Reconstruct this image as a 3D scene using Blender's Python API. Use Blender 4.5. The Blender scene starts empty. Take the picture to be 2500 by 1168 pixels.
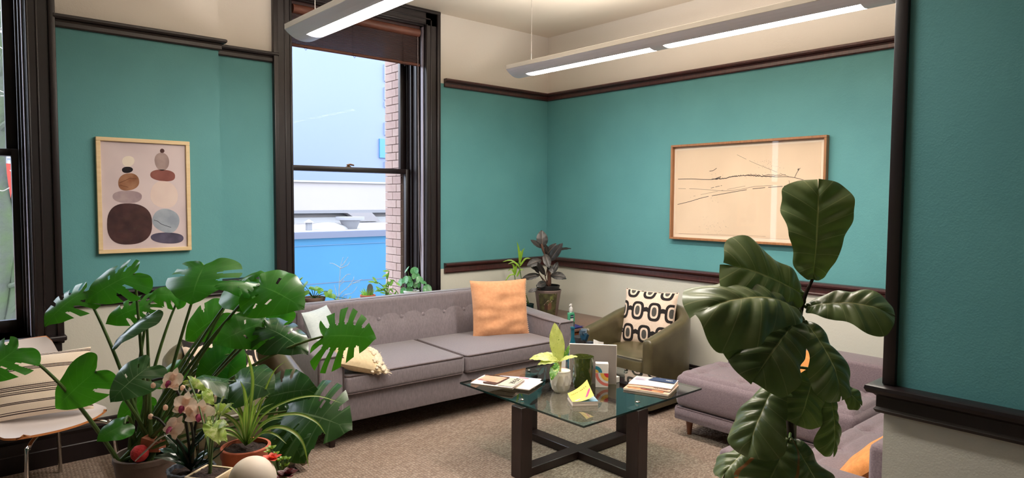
import bpy, bmesh, math, random
from mathutils import Vector, Matrix, noise
S = bpy.context.scene
COL = S.collection
V = Vector
R = math.radians

# ------------------------------------------------------------------ camera
CAM_H = 1.6
FPX, CY = 1618.98, 572.29
c_r = V((0.75414953, -0.65667747, 0.00576085))
c_u = V((0.03045226, 0.04373262, 0.99857905))
c_f = V((0.6559963, 0.75290249, -0.05297825))
cam_d = bpy.data.cameras.new('camera')
cam_d.sensor_width = 36.0
cam_d.lens = FPX * 36.0 / 2500.0
cam_d.shift_y = -(584.0 - CY) / 2500.0
cam_d.clip_start = 0.05
cam_d.clip_end = 400
cam = bpy.data.objects.new('camera', cam_d)
COL.objects.link(cam)
cam.matrix_world = Matrix(((c_r.x, c_u.x, -c_f.x, 0), (c_r.y, c_u.y, -c_f.y, 0), (c_r.z, c_u.z, -c_f.z, CAM_H), (0, 0, 0, 1)))
S.camera = cam


def at(px, py, d):
    """photo pixel and depth in metres -> world point (used to survey where things stand)"""
    return V((0, 0, CAM_H)) + (c_f + c_r * ((px - 1250) / FPX) - c_u * ((py - CY) / FPX)) * d


# ------------------------------------------------------------------ world (bright overcast sky) and exposure
SKY = 5.0
world = bpy.data.worlds.new('world')
S.world = world
world.use_nodes = True
wn = world.node_tree
wn.nodes.clear()
wo = wn.nodes.new('ShaderNodeOutputWorld')
wb = wn.nodes.new('ShaderNodeBackground')
wb.inputs['Color'].default_value = (0.88, 0.94, 1.08, 1)
wb.inputs['Strength'].default_value = SKY
wn.links.new(wb.outputs[0], wo.inputs[0])
LAMP_DOWN, LAMP_UP = 60.0, 30.0
S.view_settings.view_transform = 'Standard'
S.view_settings.look = 'None'
S.view_settings.gamma = 1.0
S.view_settings.use_curve_mapping = False
S.view_settings.exposure = 0.42
S.cycles.use_denoising = True
S.cycles.max_bounces = 8
S.cycles.diffuse_bounces = 4
S.cycles.glossy_bounces = 3
S.cycles.transparent_max_bounces = 24
S.cycles.transmission_bounces = 6
S.cycles.use_light_tree = False
S.cycles.use_adaptive_sampling = True
S.cycles.adaptive_threshold = 0.03
S.cycles.caustics_reflective = False
S.cycles.caustics_refractive = False
S.cycles.sample_clamp_indirect = 6.0


# ------------------------------------------------------------------ materials
def lin(c):
    def g(u):
        u = u / 255.0
        return u / 12.92 if u <= 0.04045 else ((u + 0.055) / 1.055) ** 2.4
    return (g(c[0]), g(c[1]), g(c[2]), 1.0)


class NT:
    def __init__(s, name):
        s.m = bpy.data.materials.new(name)
        s.m.use_nodes = True
        s.t = s.m.node_tree
        s.t.nodes.clear()
        s.out = s.n('OutputMaterial')

    def n(s, typ, **kw):
        nd = s.t.nodes.new('ShaderNode' + typ)
        for k, v in kw.items():
            setattr(nd, k, v)
        return nd

    def l(s, a, b):
        s.t.links.new(a, b)

    def math(s, op, a, b=None, clamp=False):
        nd = s.n('Math', operation=op)
        nd.use_clamp = clamp
        for i, x in enumerate((a, b)):
            if x is None:
                continue
            if isinstance(x, (int, float)):
                nd.inputs[i].default_value = x
            else:
                s.l(x, nd.inputs[i])
        return nd.outputs[0]

    def mix(s, fac, a, b):
        nd = s.n('Mix', data_type='RGBA')
        for sock, x in ((nd.inputs['Factor'], fac), (nd.inputs['A'], a), (nd.inputs['B'], b)):
            if isinstance(x, (int, float)):
                sock.default_value = x
            elif isinstance(x, tuple):
                sock.default_value = x
            else:
                s.l(x, sock)
        # colour sockets of the Mix node
        return nd

    def mixc(s, fac, a, b):
        nd = s.n('Mix', data_type='RGBA')
        f, A, B = nd.inputs[0], nd.inputs[6], nd.inputs[7]
        for sock, x in ((f, fac), (A, a), (B, b)):
            if isinstance(x, (int, float, tuple)):
                sock.default_value = x
            else:
                s.l(x, sock)
        return nd.outputs[2]

    def coords(s, kind='Object', scale=(1, 1, 1), rot=(0, 0, 0)):
        tc = s.n('TexCoord')
        mp = s.n('Mapping')
        mp.inputs['Scale'].default_value = scale
        mp.inputs['Rotation'].default_value = rot
        s.l(tc.outputs[kind], mp.inputs[0])
        return mp.outputs[0]

    def noise(s, vec, scale, detail=3, rough=0.5):
        nd = s.n('TexNoise')
        nd.inputs['Scale'].default_value = scale
        nd.inputs['Detail'].default_value = detail
        nd.inputs['Roughness'].default_value = rough
        if vec is not None:
            s.l(vec, nd.inputs['Vector'])
        return nd.outputs[0]

    def ramp(s, fac, lo, hi):
        nd = s.n('MapRange')
        nd.inputs['From Min'].default_value = lo
        nd.inputs['From Max'].default_value = hi
        s.l(fac, nd.inputs['Value'])
        return nd.outputs[0]

    def bump(s, h, strength=0.3, dist=0.01):
        nd = s.n('Bump')
        nd.inputs['Strength'].default_value = strength
        nd.inputs['Distance'].default_value = dist
        s.l(h, nd.inputs['Height'])
        return nd.outputs[0]

    def principled(s, color, rough=0.5, metal=0.0, spec=0.5, normal=None, **kw):
        p = s.n('BsdfPrincipled')
        if isinstance(color, tuple):
            p.inputs['Base Color'].default_value = color
        else:
            s.l(color, p.inputs['Base Color'])
        if isinstance(rough, (int, float)):
            p.inputs['Roughness'].default_value = rough
        else:
            s.l(rough, p.inputs['Roughness'])
        p.inputs['Metallic'].default_value = metal
        p.inputs['Specular IOR Level'].default_value = spec
        if normal is not None:
            s.l(normal, p.inputs['Normal'])
        for k, v in kw.items():
            p.inputs[k.replace('_', ' ')].default_value = v
        return p

    def done(s, shader):
        s.l(shader.outputs[0], s.out.inputs['Surface'])
        return s.m


def plain(name, c, rough=0.5, metal=0.0, spec=0.5, c2=None, vs=8.0, vscale=(1, 1, 1), bs=None, bst=0.2, bd=0.005, coord='Object', **kw):
    t = NT(name)
    col = lin(c)
    nrm = None
    vec = t.coords(coord, vscale)
    if c2 is not None:
        col = t.mixc(t.ramp(t.noise(vec, vs, 4), 0.32, 0.68), lin(c), lin(c2))
    if bs is not None:
        nrm = t.bump(t.noise(vec, bs, 3), bst, bd)
    return t.done(t.principled(col, rough, metal, spec, nrm, **kw))


# ------------------------------------------------------------------ mesh builder
class MB:
    def __init__(s):
        s.v, s.f, s.uv = [], [], {}

    def add(s, vs, fs, uvs=None):
        o = len(s.v)
        s.v += [tuple(p) for p in vs]
        s.f += [[i + o for i in f] for f in fs]
        if uvs:
            for i, u in enumerate(uvs):
                s.uv[o + i] = u
        return s

    def box(s, x0, x1, y0, y1, z0, z1):
        vs = [(x, y, z) for z in (z0, z1) for y in (y0, y1) for x in (x0, x1)]
        return s.add(vs, [(0, 2, 3, 1), (4, 5, 7, 6), (0, 1, 5, 4), (2, 6, 7, 3), (0, 4, 6, 2), (1, 3, 7, 5)])

    def rbox(s, x0, x1, y0, y1, z0, z1, r=0.02, seg=3, M=None):
        bm = bmesh.new()
        bmesh.ops.create_cube(bm, size=1)
        for v in bm.verts:
            v.co = V(((x0 + x1) / 2 + v.co.x * (x1 - x0), (y0 + y1) / 2 + v.co.y * (y1 - y0), (z0 + z1) / 2 + v.co.z * (z1 - z0)))
        r = min(r, 0.499 * min(x1 - x0, y1 - y0, z1 - z0))
        bmesh.ops.bevel(bm, geom=list(bm.edges), offset=r, segments=seg, profile=0.5, affect='EDGES')
        if M is not None:
            bmesh.ops.transform(bm, matrix=M, verts=bm.verts)
        bm.verts.index_update()
        s.add([v.co[:] for v in bm.verts], [[v.index for v in f.verts] for f in bm.faces])
        bm.free()
        return s

    def obox(s, c, size, M=None, r=0.0):
        q = MB()
        h = [k / 2 for k in size]
        if r:
            q.rbox(-h[0], h[0], -h[1], h[1], -h[2], h[2], r, 2)
        else:
            q.box(-h[0], h[0], -h[1], h[1], -h[2], h[2])
        T = Matrix.Translation(c) @ (M if M is not None else Matrix())
        return s.add([T @ V(p) for p in q.v], q.f)

    def merge(s, o, T=None):
        vs = [T @ V(p) for p in o.v] if T is not None else o.v
        n0 = len(s.v)
        s.add(vs, o.f)
        for k, u in o.uv.items():
            s.uv[n0 + k] = u
        return s

    def tube(s, pts, r, n=8, caps=True):
        pts = [V(p) for p in pts]
        m = len(pts)
        rs = r if isinstance(r, (list, tuple)) else [r] * m
        t0 = (pts[1] - pts[0]).normalized()
        up = V((0, 0, 1)) if abs(t0.z) < 0.9 else V((1, 0, 0))
        a = t0.cross(up).normalized()
        vs, fs = [], []
        for i, p in enumerate(pts):
            if i == 0:
                t = t0
            elif i == m - 1:
                t = (pts[-1] - pts[-2]).normalized()
            else:
                t = (pts[i + 1] - pts[i - 1]).normalized()
            a = (a - t * a.dot(t))
            a = a.normalized() if a.length > 1e-6 else t.orthogonal().normalized()
            b = t.cross(a)
            for k in range(n):
                w = 2 * math.pi * k / n
                vs.append(p + (a * math.cos(w) + b * math.sin(w)) * rs[i])
        for i in range(m - 1):
            for k in range(n):
                k2 = (k + 1) % n
                fs.append((i * n + k, i * n + k2, (i + 1) * n + k2, (i + 1) * n + k))
        if caps:
            fs.append(tuple(range(n))[::-1])
            fs.append(tuple((m - 1) * n + k for k in range(n)))
        return s.add(vs, fs)

    def lathe(s, prof, c=(0, 0, 0), n=32, wob=None):
        vs, fs = [], []
        m = len(prof)
        for i, (r, z) in enumerate(prof):
            for k in range(n):
                w = 2 * math.pi * k / n
                rr = r * (wob(w, z) if wob else 1)
                vs.append((c[0] + rr * math.cos(w), c[1] + rr * math.sin(w), c[2] + z))
        for i in range(m - 1):
            for k in range(n):
                k2 = (k + 1) % n
                fs.append((i * n + k, i * n + k2, (i + 1) * n + k2, (i + 1) * n + k))
        if prof[0][0] > 1e-5:
            fs.append(tuple(range(n))[::-1])
        if prof[-1][0] > 1e-5:
            fs.append(tuple((m - 1) * n + k for k in range(n)))
        return s.add(vs, fs)

    def prism(s, poly, fn0, fn1):
        """poly of 2-D points; fn0 / fn1 map a 2-D point to the two end faces"""
        n = len(poly)
        vs = [fn0(*p) for p in poly] + [fn1(*p) for p in poly]
        fs = [tuple(range(n))[::-1], tuple(range(n, 2 * n))]
        fs += [(i, (i + 1) % n, n + (i + 1) % n, n + i) for i in range(n)]
        return s.add(vs, fs)

    def grid(s, fn, nu, nv, uv=True, wrap=False):
        vs, us, fs = [], [], []
        for i in range(nu + 1):
            for j in range(nv + 1):
                vs.append(fn(i / nu, j / nv))
                us.append((i / nu, j / nv))
        for i in range(nu):
            for j in range(nv):
                a = i * (nv + 1) + j
                fs.append((a, a + nv + 1, a + nv + 2, a + 1))
        return s.add(vs, fs, us if uv else None)

    def sweep(s, prof, path, side=1):
        """profile (out, z) swept along an xy polyline with mitred corners; out is to the right of travel when side=1"""
        P = [V((p[0], p[1])) for p in path]
        m = len(P)
        vs, fs = [], []
        for i in range(m):
            ds = []
            if i > 0:
                ds.append((P[i] - P[i - 1]).normalized())
            if i < m - 1:
                ds.append((P[i + 1] - P[i]).normalized())
            ns = [V((d.y, -d.x)) * side for d in ds]
            if len(ns) == 1:
                off = ns[0]
            else:
                b = (ns[0] + ns[1]).normalized()
                off = b / max(0.2, b.dot(ns[0]))
            for o, z in prof:
                q = P[i] + off * o
                vs.append((q.x, q.y, z))
        n = len(prof)
        for i in range(m - 1):
            for k in range(n):
                k2 = (k + 1) % n
                fs.append((i * n + k, i * n + k2, (i + 1) * n + k2, (i + 1) * n + k))
        fs.append(tuple(range(n)))
        fs.append(tuple((m - 1) * n + k for k in range(n))[::-1])
        return s.add(vs, fs)

    def build(s, name, mat, parent=None, smooth=True, angle=38, fix=True, label=None, kind=None):
        me = bpy.data.meshes.new(name)
        me.from_pydata(s.v, [], s.f)
        if fix:
            bm = bmesh.new()
            bm.from_mesh(me)
            bmesh.ops.recalc_face_normals(bm, faces=bm.faces)
            bm.to_mesh(me)
            bm.free()
        if s.uv:
            ul = me.uv_layers.new(name='UVMap')
            for lp in me.loops:
                ul.data[lp.index].uv = s.uv.get(lp.vertex_index, (0, 0))
        if smooth:
            me.polygons.foreach_set('use_smooth', [True] * len(me.polygons))
            me.set_sharp_from_angle(angle=R(angle))
        me.materials.append(mat)
        ob = bpy.data.objects.new(name, me)
        COL.objects.link(ob)
        if parent is not None:
            ob.parent = parent
            if parent.name in WORLDP:
                ob.matrix_parent_inverse = WORLDP[parent.name]
        if label:
            ob['label'] = label
        if kind:
            ob['kind'] = kind
        return ob


WORLDP = {}


def thing(name, label, cat, loc=(0, 0, 0), rz=0.0, group=None, local=False):
    o = bpy.data.objects.new(name, None)
    COL.objects.link(o)
    o.empty_display_size = 0.1
    o.location = loc
    o.rotation_euler = (0, 0, rz)
    o['label'] = label
    o['category'] = cat
    if group:
        o['group'] = group
    if not local:
        WORLDP[o.name] = Matrix.Translation(V(loc)).inverted()
    return o


def subpart(ob):
    """children of a mesh part are given in the same space as the part itself"""
    WORLDP[ob.name] = Matrix()
    return ob


def tag(o, label, cat, group=None):
    o['label'] = label
    o['category'] = cat
    if group:
        o['group'] = group
    return o


def struct(o):
    o['kind'] = 'structure'
    return o


def bez(a, b, c, n=10, d=None):
    a, b, c = V(a), V(b), V(c)
    out = []
    for i in range(n + 1):
        t = i / n
        if d is None:
            out.append(a * (1 - t) ** 2 + b * 2 * t * (1 - t) + c * t * t)
        else:
            out.append(a * (1 - t) ** 3 + b * 3 * t * (1 - t) ** 2 + c * 3 * t * t * (1 - t) + V(d) * t ** 3)
    return out


def crom(pts, n=8):
    """smooth curve through points"""
    P = [V(p) for p in pts]
    P = [P[0] * 2 - P[1]] + P + [P[-1] * 2 - P[-2]]
    out = []
    for i in range(1, len(P) - 2):
        p0, p1, p2, p3 = P[i - 1:i + 3]
        for k in range(n):
            t = k / n
            out.append(0.5 * ((2 * p1) + (p2 - p0) * t + (2 * p0 - 5 * p1 + 4 * p2 - p3) * t * t + (3 * p1 - p0 - 3 * p2 + p3) * t ** 3))
    out.append(P[-2])
    return out


rnd = random.Random(11)
# ================================================================== ROOM
XW, YW, YP, XP = 4.72, 4.88, 4.72, 1.477      # right wall, window wall, pilaster face, pilaster edge
CEIL = 3.225
Z_RAIL, Z_CHAIR = 2.59, 0.93


def wall_paint():
    t = NT('wall_paint')
    geo = t.n('NewGeometry')
    sep = t.n('SeparateXYZ')
    t.l(geo.outputs['Position'], sep.inputs[0])
    z = sep.outputs[2]
    a = t.math('GREATER_THAN', z, Z_CHAIR + 0.04)
    b = t.math('GREATER_THAN', z, Z_RAIL + 0.03)
    vec = t.coords('Object')
    nz = t.ramp(t.noise(vec, 2.5, 3), 0.3, 0.7)
    teal = t.mixc(nz, lin((95, 157, 160)), lin((89, 150, 154)))
    low = t.mixc(nz, lin((214, 212, 200)), lin((210, 209, 197)))
    col = t.mixc(a, low, teal)
    col = t.mixc(b, col, lin((224, 216, 206)))
    h = t.noise(vec, 170, 2)
    h2 = t.noise(vec, 55, 2)
    nrm = t.bump(t.math('ADD', h, h2), 0.15, 0.004)
    return t.done(t.principled(col, 0.62, 0, 0.35, nrm))


M_WALL = wall_paint()
M_CEIL = plain('ceiling_paint', (228, 216, 200), 0.8, bs=90, bst=0.1, bd=0.003)


def dark_wood(name, c1, c2, rough=0.32):
    t = NT(name)
    vec = t.coords('Object', (14, 14, 1.5))
    n1 = t.noise(vec, 6, 5, 0.6)
    col = t.mixc(t.ramp(n1, 0.3, 0.7), lin(c1), lin(c2))
    nrm = t.bump(n1, 0.08, 0.004)
    return t.done(t.principled(col, rough, 0, 0.5, nrm, Coat_Weight=0.15, Coat_Roughness=0.25))


M_TRIM = dark_wood('dark_stained_trim', (78, 38, 35), (54, 25, 24))
M_TRIM2 = dark_wood('dark_stained_casing', (28, 16, 18), (20, 11, 14), 0.42)


def carpet():
    t = NT('woven_carpet')
    vec = t.coords('Object', (1, 1, 1), (0, 0, R(3)))
    vo = t.n('TexVoronoi', voronoi_dimensions='2D', feature='F1')
    mp = t.n('Mapping')
    mp.inputs['Scale'].default_value = (54, 94, 1)
    t.l(vec, mp.inputs[0])
    t.l(mp.outputs[0], vo.inputs['Vector'])
    vo.inputs['Scale'].default_value = 1.0
    vo.inputs['Randomness'].default_value = 0.45
    wv = t.n('TexWave', wave_type='BANDS', bands_direction='Y')
    wv.inputs['Scale'].default_value = 12.7
    wv.inputs['Distortion'].default_value = 1.2
    wv.inputs['Detail'].default_value = 2
    wv.inputs['Detail Scale'].default_value = 3
    t.l(vec, wv.inputs['Vector'])
    cell = t.ramp(vo.outputs['Distance'], 0.05, 0.6)
    h = t.math('SUBTRACT', 1.0, cell)
    big = t.ramp(t.noise(vec, 1.7, 3), 0.3, 0.7)
    fine = t.ramp(t.noise(vec, 60, 2), 0.3, 0.7)
    c = t.mixc(vo.outputs['Color'], lin((160, 134, 112)), lin((190, 164, 140)))
    sp = t.n('SeparateColor')
    t.l(vo.outputs['Color'], sp.inputs[0])
    c = t.mixc(sp.outputs[0], lin((160, 139, 124)), lin((206, 186, 168)))
    c = t.mixc(t.math('MULTIPLY', big, 0.3), c, lin((178, 152, 132)))
    c = t.mixc(t.math('MULTIPLY', cell, 0.5), c, lin((76, 60, 54)))
    c = t.mixc(t.math('MULTIPLY', fine, 0.25), c, lin((134, 118, 108)))
    hh = t.math('ADD', h, t.math('MULTIPLY', wv.outputs['Fac'], 0.6))
    nrm = t.bump(hh, 0.8, 0.008)
    return t.done(t.principled(c, 0.9, 0, 0.2, nrm))


M_CARPET = carpet()

struct(MB().box(-3.2, XW + 0.1, -3.2, 5.2, -0.05, 0.0).build('floor', M_CARPET, smooth=False))
struct(MB().box(-3.2, XW + 0.1, -3.2, 5.2, CEIL, CEIL + 0.06).build('ceiling', M_CEIL, smooth=False))

# window openings
W1 = dict(x0=2.05, x1=3.235, z0=0.665, z1=3.09)
W2 = dict(x0=-0.78, x1=0.415, z0=0.78, z1=3.09)
Y_OUT = 5.2
b = MB()
b.box(-3.2, W2['x0'], YP, Y_OUT, 0, CEIL)
b.box(W2['x0'], W2['x1'], YP, Y_OUT, 0, W2['z0'])
b.box(W2['x0'], W2['x1'], YP, Y_OUT, W2['z1'], CEIL)
b.box(W2['x1'], XP, YP, Y_OUT, 0, CEIL)
b.box(XP, W1['x0'], YW, Y_OUT, 0, CEIL)
b.box(W1['x0'], W1['x1'], YW, Y_OUT, 0, W1['z0'])
b.box(W1['x0'], W1['x1'], YW, Y_OUT, W1['z1'], CEIL)
b.box(W1['x1'], XW + 0.1, YW, Y_OUT, 0, CEIL)
struct(b.build('wall_window', M_WALL, smooth=False))
struct(MB().box(XW, XW + 0.1, -3.2, YW, 0, CEIL).build('wall_right', M_WALL, smooth=False))
XN, YN = 2.26, 0.787
struct(MB().box(XN, XN + 0.14, -3.1, YN, 0, CEIL).build('wall_near', M_WALL, smooth=False))
struct(MB().box(-3.2, XW + 0.1, -3.2, -3.1, 0, CEIL).build('wall_back', M_WALL, smooth=False))
struct(MB().box(-3.2, -3.1, -3.1, YP, 0, CEIL).build('wall_left', M_WALL, smooth=False))

# mouldings (out, z)
PR = [(0, 0), (0.012, 0), (0.018, 0.008), (0.016, 0.03), (0.022, 0.040), (0.038, 0.046), (0.046, 0.056), (0.046, 0.066), (0.040, 0.072), (0, 0.072)]
CR = [(0, 0), (0.018, 0), (0.024, 0.010), (0.018, 0.018), (0.018, 0.052), (0.026, 0.060), (0.040, 0.064), (0.046, 0.076), (0.044, 0.086), (0.034, 0.090), (0, 0.092)]
BB = [(0, 0), (0.026, 0), (0.026, 0.10), (0.022, 0.105), (0.022, 0.17), (0.026, 0.176), (0.03, 0.19), (0.026, 0.205), (0.014, 0.214), (0.012, 0.226), (0, 0.232)]


def mould(name, prof, z, path, mat=None):
    return struct(MB().sweep([(o, z + q) for o, q in prof], path).build(name, mat or M_TRIM, angle=30))


WR = 0.552      # right edge of the left window's casing
mould('trim_1', PR, Z_RAIL, [(WR, YP), (XP, YP), (XP, YW), (1.94, YW)], M_TRIM2)
mould('trim_2', PR, Z_RAIL, [(3.44, YW), (XW, YW), (XW, -3.1)])
mould('trim_3', CR, Z_CHAIR, [(WR, YP), (XP, YP), (XP, YW), (1.94, YW)], M_TRIM2)
mould('trim_4', CR, Z_CHAIR, [(3.44, YW), (XW, YW), (XW, -3.1)])
mould('baseboard_left', BB, 0, [(-3.1, YP), (XP, YP), (XP, YW), (XW, YW)], M_TRIM2)
mould('baseboard_right', BB, 0, [(XW, YW), (XW, -3.1)], M_TRIM2)
# near wall: chair rail wraps the end of the wall, casing stands on it
mould('trim_5', CR, Z_CHAIR, [(XN, -3.1), (XN, YN), (XN + 0.14, YN), (XN + 0.14, -3.1)][::-1], M_TRIM2)
mould('baseboard_near', BB, 0, [(XN, -3.1), (XN, YN), (XN + 0.14, YN), (XN + 0.14, -3.1)][::-1], M_TRIM2)
b = MB()
b.rbox(XN - 0.016, XN + 0.156, YN - 0.034, YN + 0.004, Z_CHAIR + 0.092, CEIL, 0.004, 2)
struct(b.build('trim_6', M_TRIM2))


# ------------------------------------------------------------------ windows
M_PANE = None


def thin_glass(name, tint=(1, 1, 1), f0=1.0, ior=1.5):
    t = NT(name)
    fr = t.n('Fresnel')
    fr.inputs['IOR'].default_value = ior
    tr = t.n('BsdfTransparent')
    tr.inputs['Color'].default_value = tint + (1,)
    gl = t.n('BsdfGlossy')
    gl.inputs['Roughness'].default_value = 0.02
    mx = t.n('MixShader')
    gm = t.n('NewGeometry')
    front = t.math('SUBTRACT', 1.0, gm.outputs['Backfacing'])
    t.l(t.math('MULTIPLY', t.math('MULTIPLY', fr.outputs[0], f0, True), front), mx.inputs[0])
    t.l(tr.outputs[0], mx.inputs[1])
    t.l(gl.outputs[0], mx.inputs[2])
    return t.done(mx)


M_PANE = thin_glass('window_glass', (0.97, 0.985, 0.98), 0.04)


M_SKYSHEEN = plain('jamb_sky_sheen', (172, 164, 176), .5)  # pale grey standing in for sky light on the jamb paint


def window(name, w, yface, zmeet, ysash):
    zb_strip = w['z1'] - .01
    root = bpy.data.objects.new(name, None)
    COL.objects.link(root)
    root.location = ((w['x0'] + w['x1']) / 2, yface, w['z0'])
    root['kind'] = 'structure'
    WORLDP[root.name] = Matrix.Translation(root.location).inverted()
    x0, x1, z0, z1 = w['x0'], w['x1'], w['z0'], w['z1']
    cw = 0.135
    # casing: board with a raised back band on the outside and a bead on the inside
    for sx, xa in ((-1, x0), (1, x1)):
        c = MB()
        lo, hi = sorted((xa, xa + sx * cw))
        c.rbox(lo, hi, yface - 0.022, yface + 0.01, z0 - 0.05, z1 + cw - 0.01, 0.003, 1)
        e = xa + sx * cw
        lo, hi = sorted((e - sx * 0.024, e + sx * 0.012))
        c.rbox(lo, hi, yface - 0.040, yface + 0.01, z0 - 0.05, z1 + cw - 0.006, 0.007, 2)
        lo, hi = sorted((xa + sx * 0.004, xa + sx * 0.02))
        c.rbox(lo, hi, yface - 0.030, yface + 0.01, z0 - 0.05, z1 + 0.01, 0.006, 2)
        lo, hi = sorted((xa + sx * 0.05, xa + sx * 0.062))
        c.rbox(lo, hi, yface - 0.027, yface + 0.01, z0 - 0.05, z1 + 0.05, 0.004, 2)
        c.build('casing', M_TRIM2, root)
    c = MB()
    c.rbox(x0 - cw + 0.01, x1 + cw - 0.01, yface - 0.022, yface + 0.01, z1, z1 + cw - 0.01, 0.003, 1)
    c.rbox(x0 - cw - 0.012, x1 + cw + 0.012, yface - 0.042, yface + 0.01, z1 + cw - 0.03, z1 + cw, 0.007, 2)
    c.rbox(x0, x1, yface - 0.030, yface + 0.01, z1 + 0.004, z1 + 0.02, 0.006, 2)
    c.rbox(x0 - 0.05, x1 + 0.05, yface - 0.027, yface + 0.01, z1 + 0.05, z1 + 0.062, 0.004, 2)
    c.build('head_casing', M_TRIM2, root)
    # jamb lining with stop and parting beads
    j = MB()
    for xa, sx in ((x0, 1), (x1, -1)):
        lo, hi = sorted((xa, xa + sx * 0.006))
        j.box(lo, hi, yface, Y_OUT + 0.02, z0, z1)
        for yb, d in ((ysash - 0.03, 0.02), (ysash + 0.045, 0.014), (yface + 0.06, 0.016), (yface + 0.10, 0.012)):
            if yb > yface + 0.02:
                lo, hi = sorted((xa, xa + sx * (0.006 + d)))
                j.rbox(lo, hi, yb, yb + 0.016, z0, z1, 0.004, 2)
    j.box(x0, x1, yface, Y_OUT + 0.02, z1 - 0.006, z1)
    j.build('jamb', M_TRIM2, root)
    s = MB()
    s.rbox(x0 - cw - 0.02, x1 + cw + 0.02, yface - 0.075, yface, z0 - 0.03, z0, 0.008, 3)
    s.box(x0 - 0.0, x1 + 0.0, yface - 0.01, Y_OUT + 0.06, z0 - 0.03, z0)
    s.rbox(x0 - cw, x1 + cw, yface - 0.022, yface, z0 - 0.13, z0 - 0.03, 0.004, 2)
    s.build('sill', M_TRIM2, root)

    def sash(ya, za, zb, top, bot, st):
        f = MB()
        f.rbox(x0 + 0.006, x0 + 0.006 + st, ya, ya + 0.038, za, zb, 0.004, 2)
        f.rbox(x1 - 0.006 - st, x1 - 0.006, ya, ya + 0.038, za, zb, 0.004, 2)
        f.rbox(x0 + 0.006 + st * 0.9, x1 - 0.006 - st * 0.9, ya, ya + 0.038, zb - top, zb, 0.004, 2)
        f.rbox(x0 + 0.006 + st * 0.9, x1 - 0.006 - st * 0.9, ya, ya + 0.038, za, za + bot, 0.004, 2)
        o = f.build('sash', M_TRIM2, root)
        MB().box(x0 + st * 0.9, x1 - st * 0.9, ya + 0.017, ya + 0.021, za + bot * 0.9, zb - top * 0.9).build('pane', M_PANE, o, smooth=False)
    sash(ysash, z0 + 0.002, zmeet + 0.022, 0.042, 0.075, 0.055)
    sash(ysash + 0.062, zmeet - 0.02, z1 - 0.006, 0.05, 0.042, 0.072)
    # added pale strips: sky light reflected by the jamb, put in as colour
    k_ = MB()
    k_.rbox(x1 - .0105, x1 - .005, yface + 0.005, yface + 0.042, z0, zb_strip, 0.002, 1)
    k_.rbox(x1 - .0175, x1 - .006, ysash + 0.047, ysash + 0.056, z0, zb_strip, 0.002, 1)
    k_.build('sky_sheen_strip', M_SKYSHEEN, root, label='pale grey strip added for sky light on the jamb')
    return root


win1 = window('window_1', W1, YW, 1.838, 5.085)
win2 = window('window_2', W2, YP, 1.86, 4.95)
M_LATCH = plain('tarnished_brass', (120, 90, 60), 0.4, 0.9)
b = MB().lathe([(0.022, 0), (0.022, 0.006), (0.012, 0.010), (0.010, 0.018), (0, 0.02)], (2.63, 5.11, 1.86), 16)
b.tube([(2.61, 5.10, 1.876), (2.64, 5.10, 1.882), (2.675, 5.10, 1.876)], [0.006, 0.008, 0.006], 8)
b.build('sash_lock', M_LATCH, win1)

# ------------------------------------------------------------------ roll-up bamboo blind in the main window
t = NT('bamboo_blind_weave')
vec = t.coords('Object', (3, 1, 60))
n1 = t.noise(vec, 5, 4)
M_BLIND = t.done(t.principled(t.mixc(t.ramp(n1, .3, .7), lin((66, 36, 32)), lin((44, 24, 24))), 0.6))
M_BLIND_LT = plain('bamboo_roll_wood', (118, 70, 52), 0.5, c2=(92, 52, 40), vs=6, vscale=(1, 8, 8))
bl = thing('bamboo_blind', 'dark bamboo roll-up blind drawn up at the top of the tall window', 'blind', (2.64, 4.93, 2.74))
b = MB()
z = 2.765
while z < 3.0:
    hh = 0.0095
    b.rbox(2.075, 3.21, 4.925, 4.933, z, z + hh * 0.86, 0.0016, 1)
    z += hh
b.build('slat_panel', M_BLIND, bl, label='dark woven bamboo slats', kind='stuff')
MB().tube([(2.08, 4.925, 3.028), (3.205, 4.925, 3.028)], 0.036, 16).build('roll', M_BLIND_LT, bl, label='pale brown rolled bamboo')
MB().rbox(2.07, 3.215, 4.915, 4.945, 3.058, 3.085, 0.004).build('head_rail', M_BLIND, bl)
MB().tube([(2.07, 4.929, 2.757), (3.215, 4.929, 2.757)], 0.013, 10).build('bottom_rail', M_BLIND_LT, bl)
for x in (2.17, 2.58, 3.05):
    MB().tube([(x, 4.918, 3.0), (x, 4.918, 2.745), (x + .012, 4.918, 2.728), (x + .024, 4.918, 2.745), (x + .012, 4.918, 2.752)], 0.0018, 5).build('pull_loop', M_BLIND, bl)
M_CORD = plain('grey_cord', (150, 140, 140), 0.7)
for dx in (0, 0.014):
    MB().tube(crom([(3.19, 4.915, 3.0), (3.192 + dx * .5, 4.915, 2.2), (3.20 + dx, 4.912, 1.4), (3.222 + dx, 4.905, 0.78)], 6), 0.0022, 5).build('cord', M_CORD, bl)

# ------------------------------------------------------------------ pendant lights
t = NT('lamp_diffuser_lit')
em = t.n('Emission')
em.inputs['Color'].default_value = (1.0, 0.925, 0.84, 1)
em.inputs['Strength'].default_value = LAMP_DOWN
M_LAMP = t.done(em)
t = NT('lamp_uplight_lit')
em = t.n('Emission')
em.inputs['Color'].default_value = (1.0, 0.925, 0.84, 1)
em.inputs['Strength'].default_value = LAMP_UP
M_LAMPUP = t.done(em)
M_FIX = plain('grey_enamel', (236, 238, 250), 0.45)
M_FIXTOP = plain('white_enamel', (226, 222, 214), 0.5)
M_WIRE = plain('steel_wire', (160, 155, 150), 0.4, 0.8)


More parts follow.
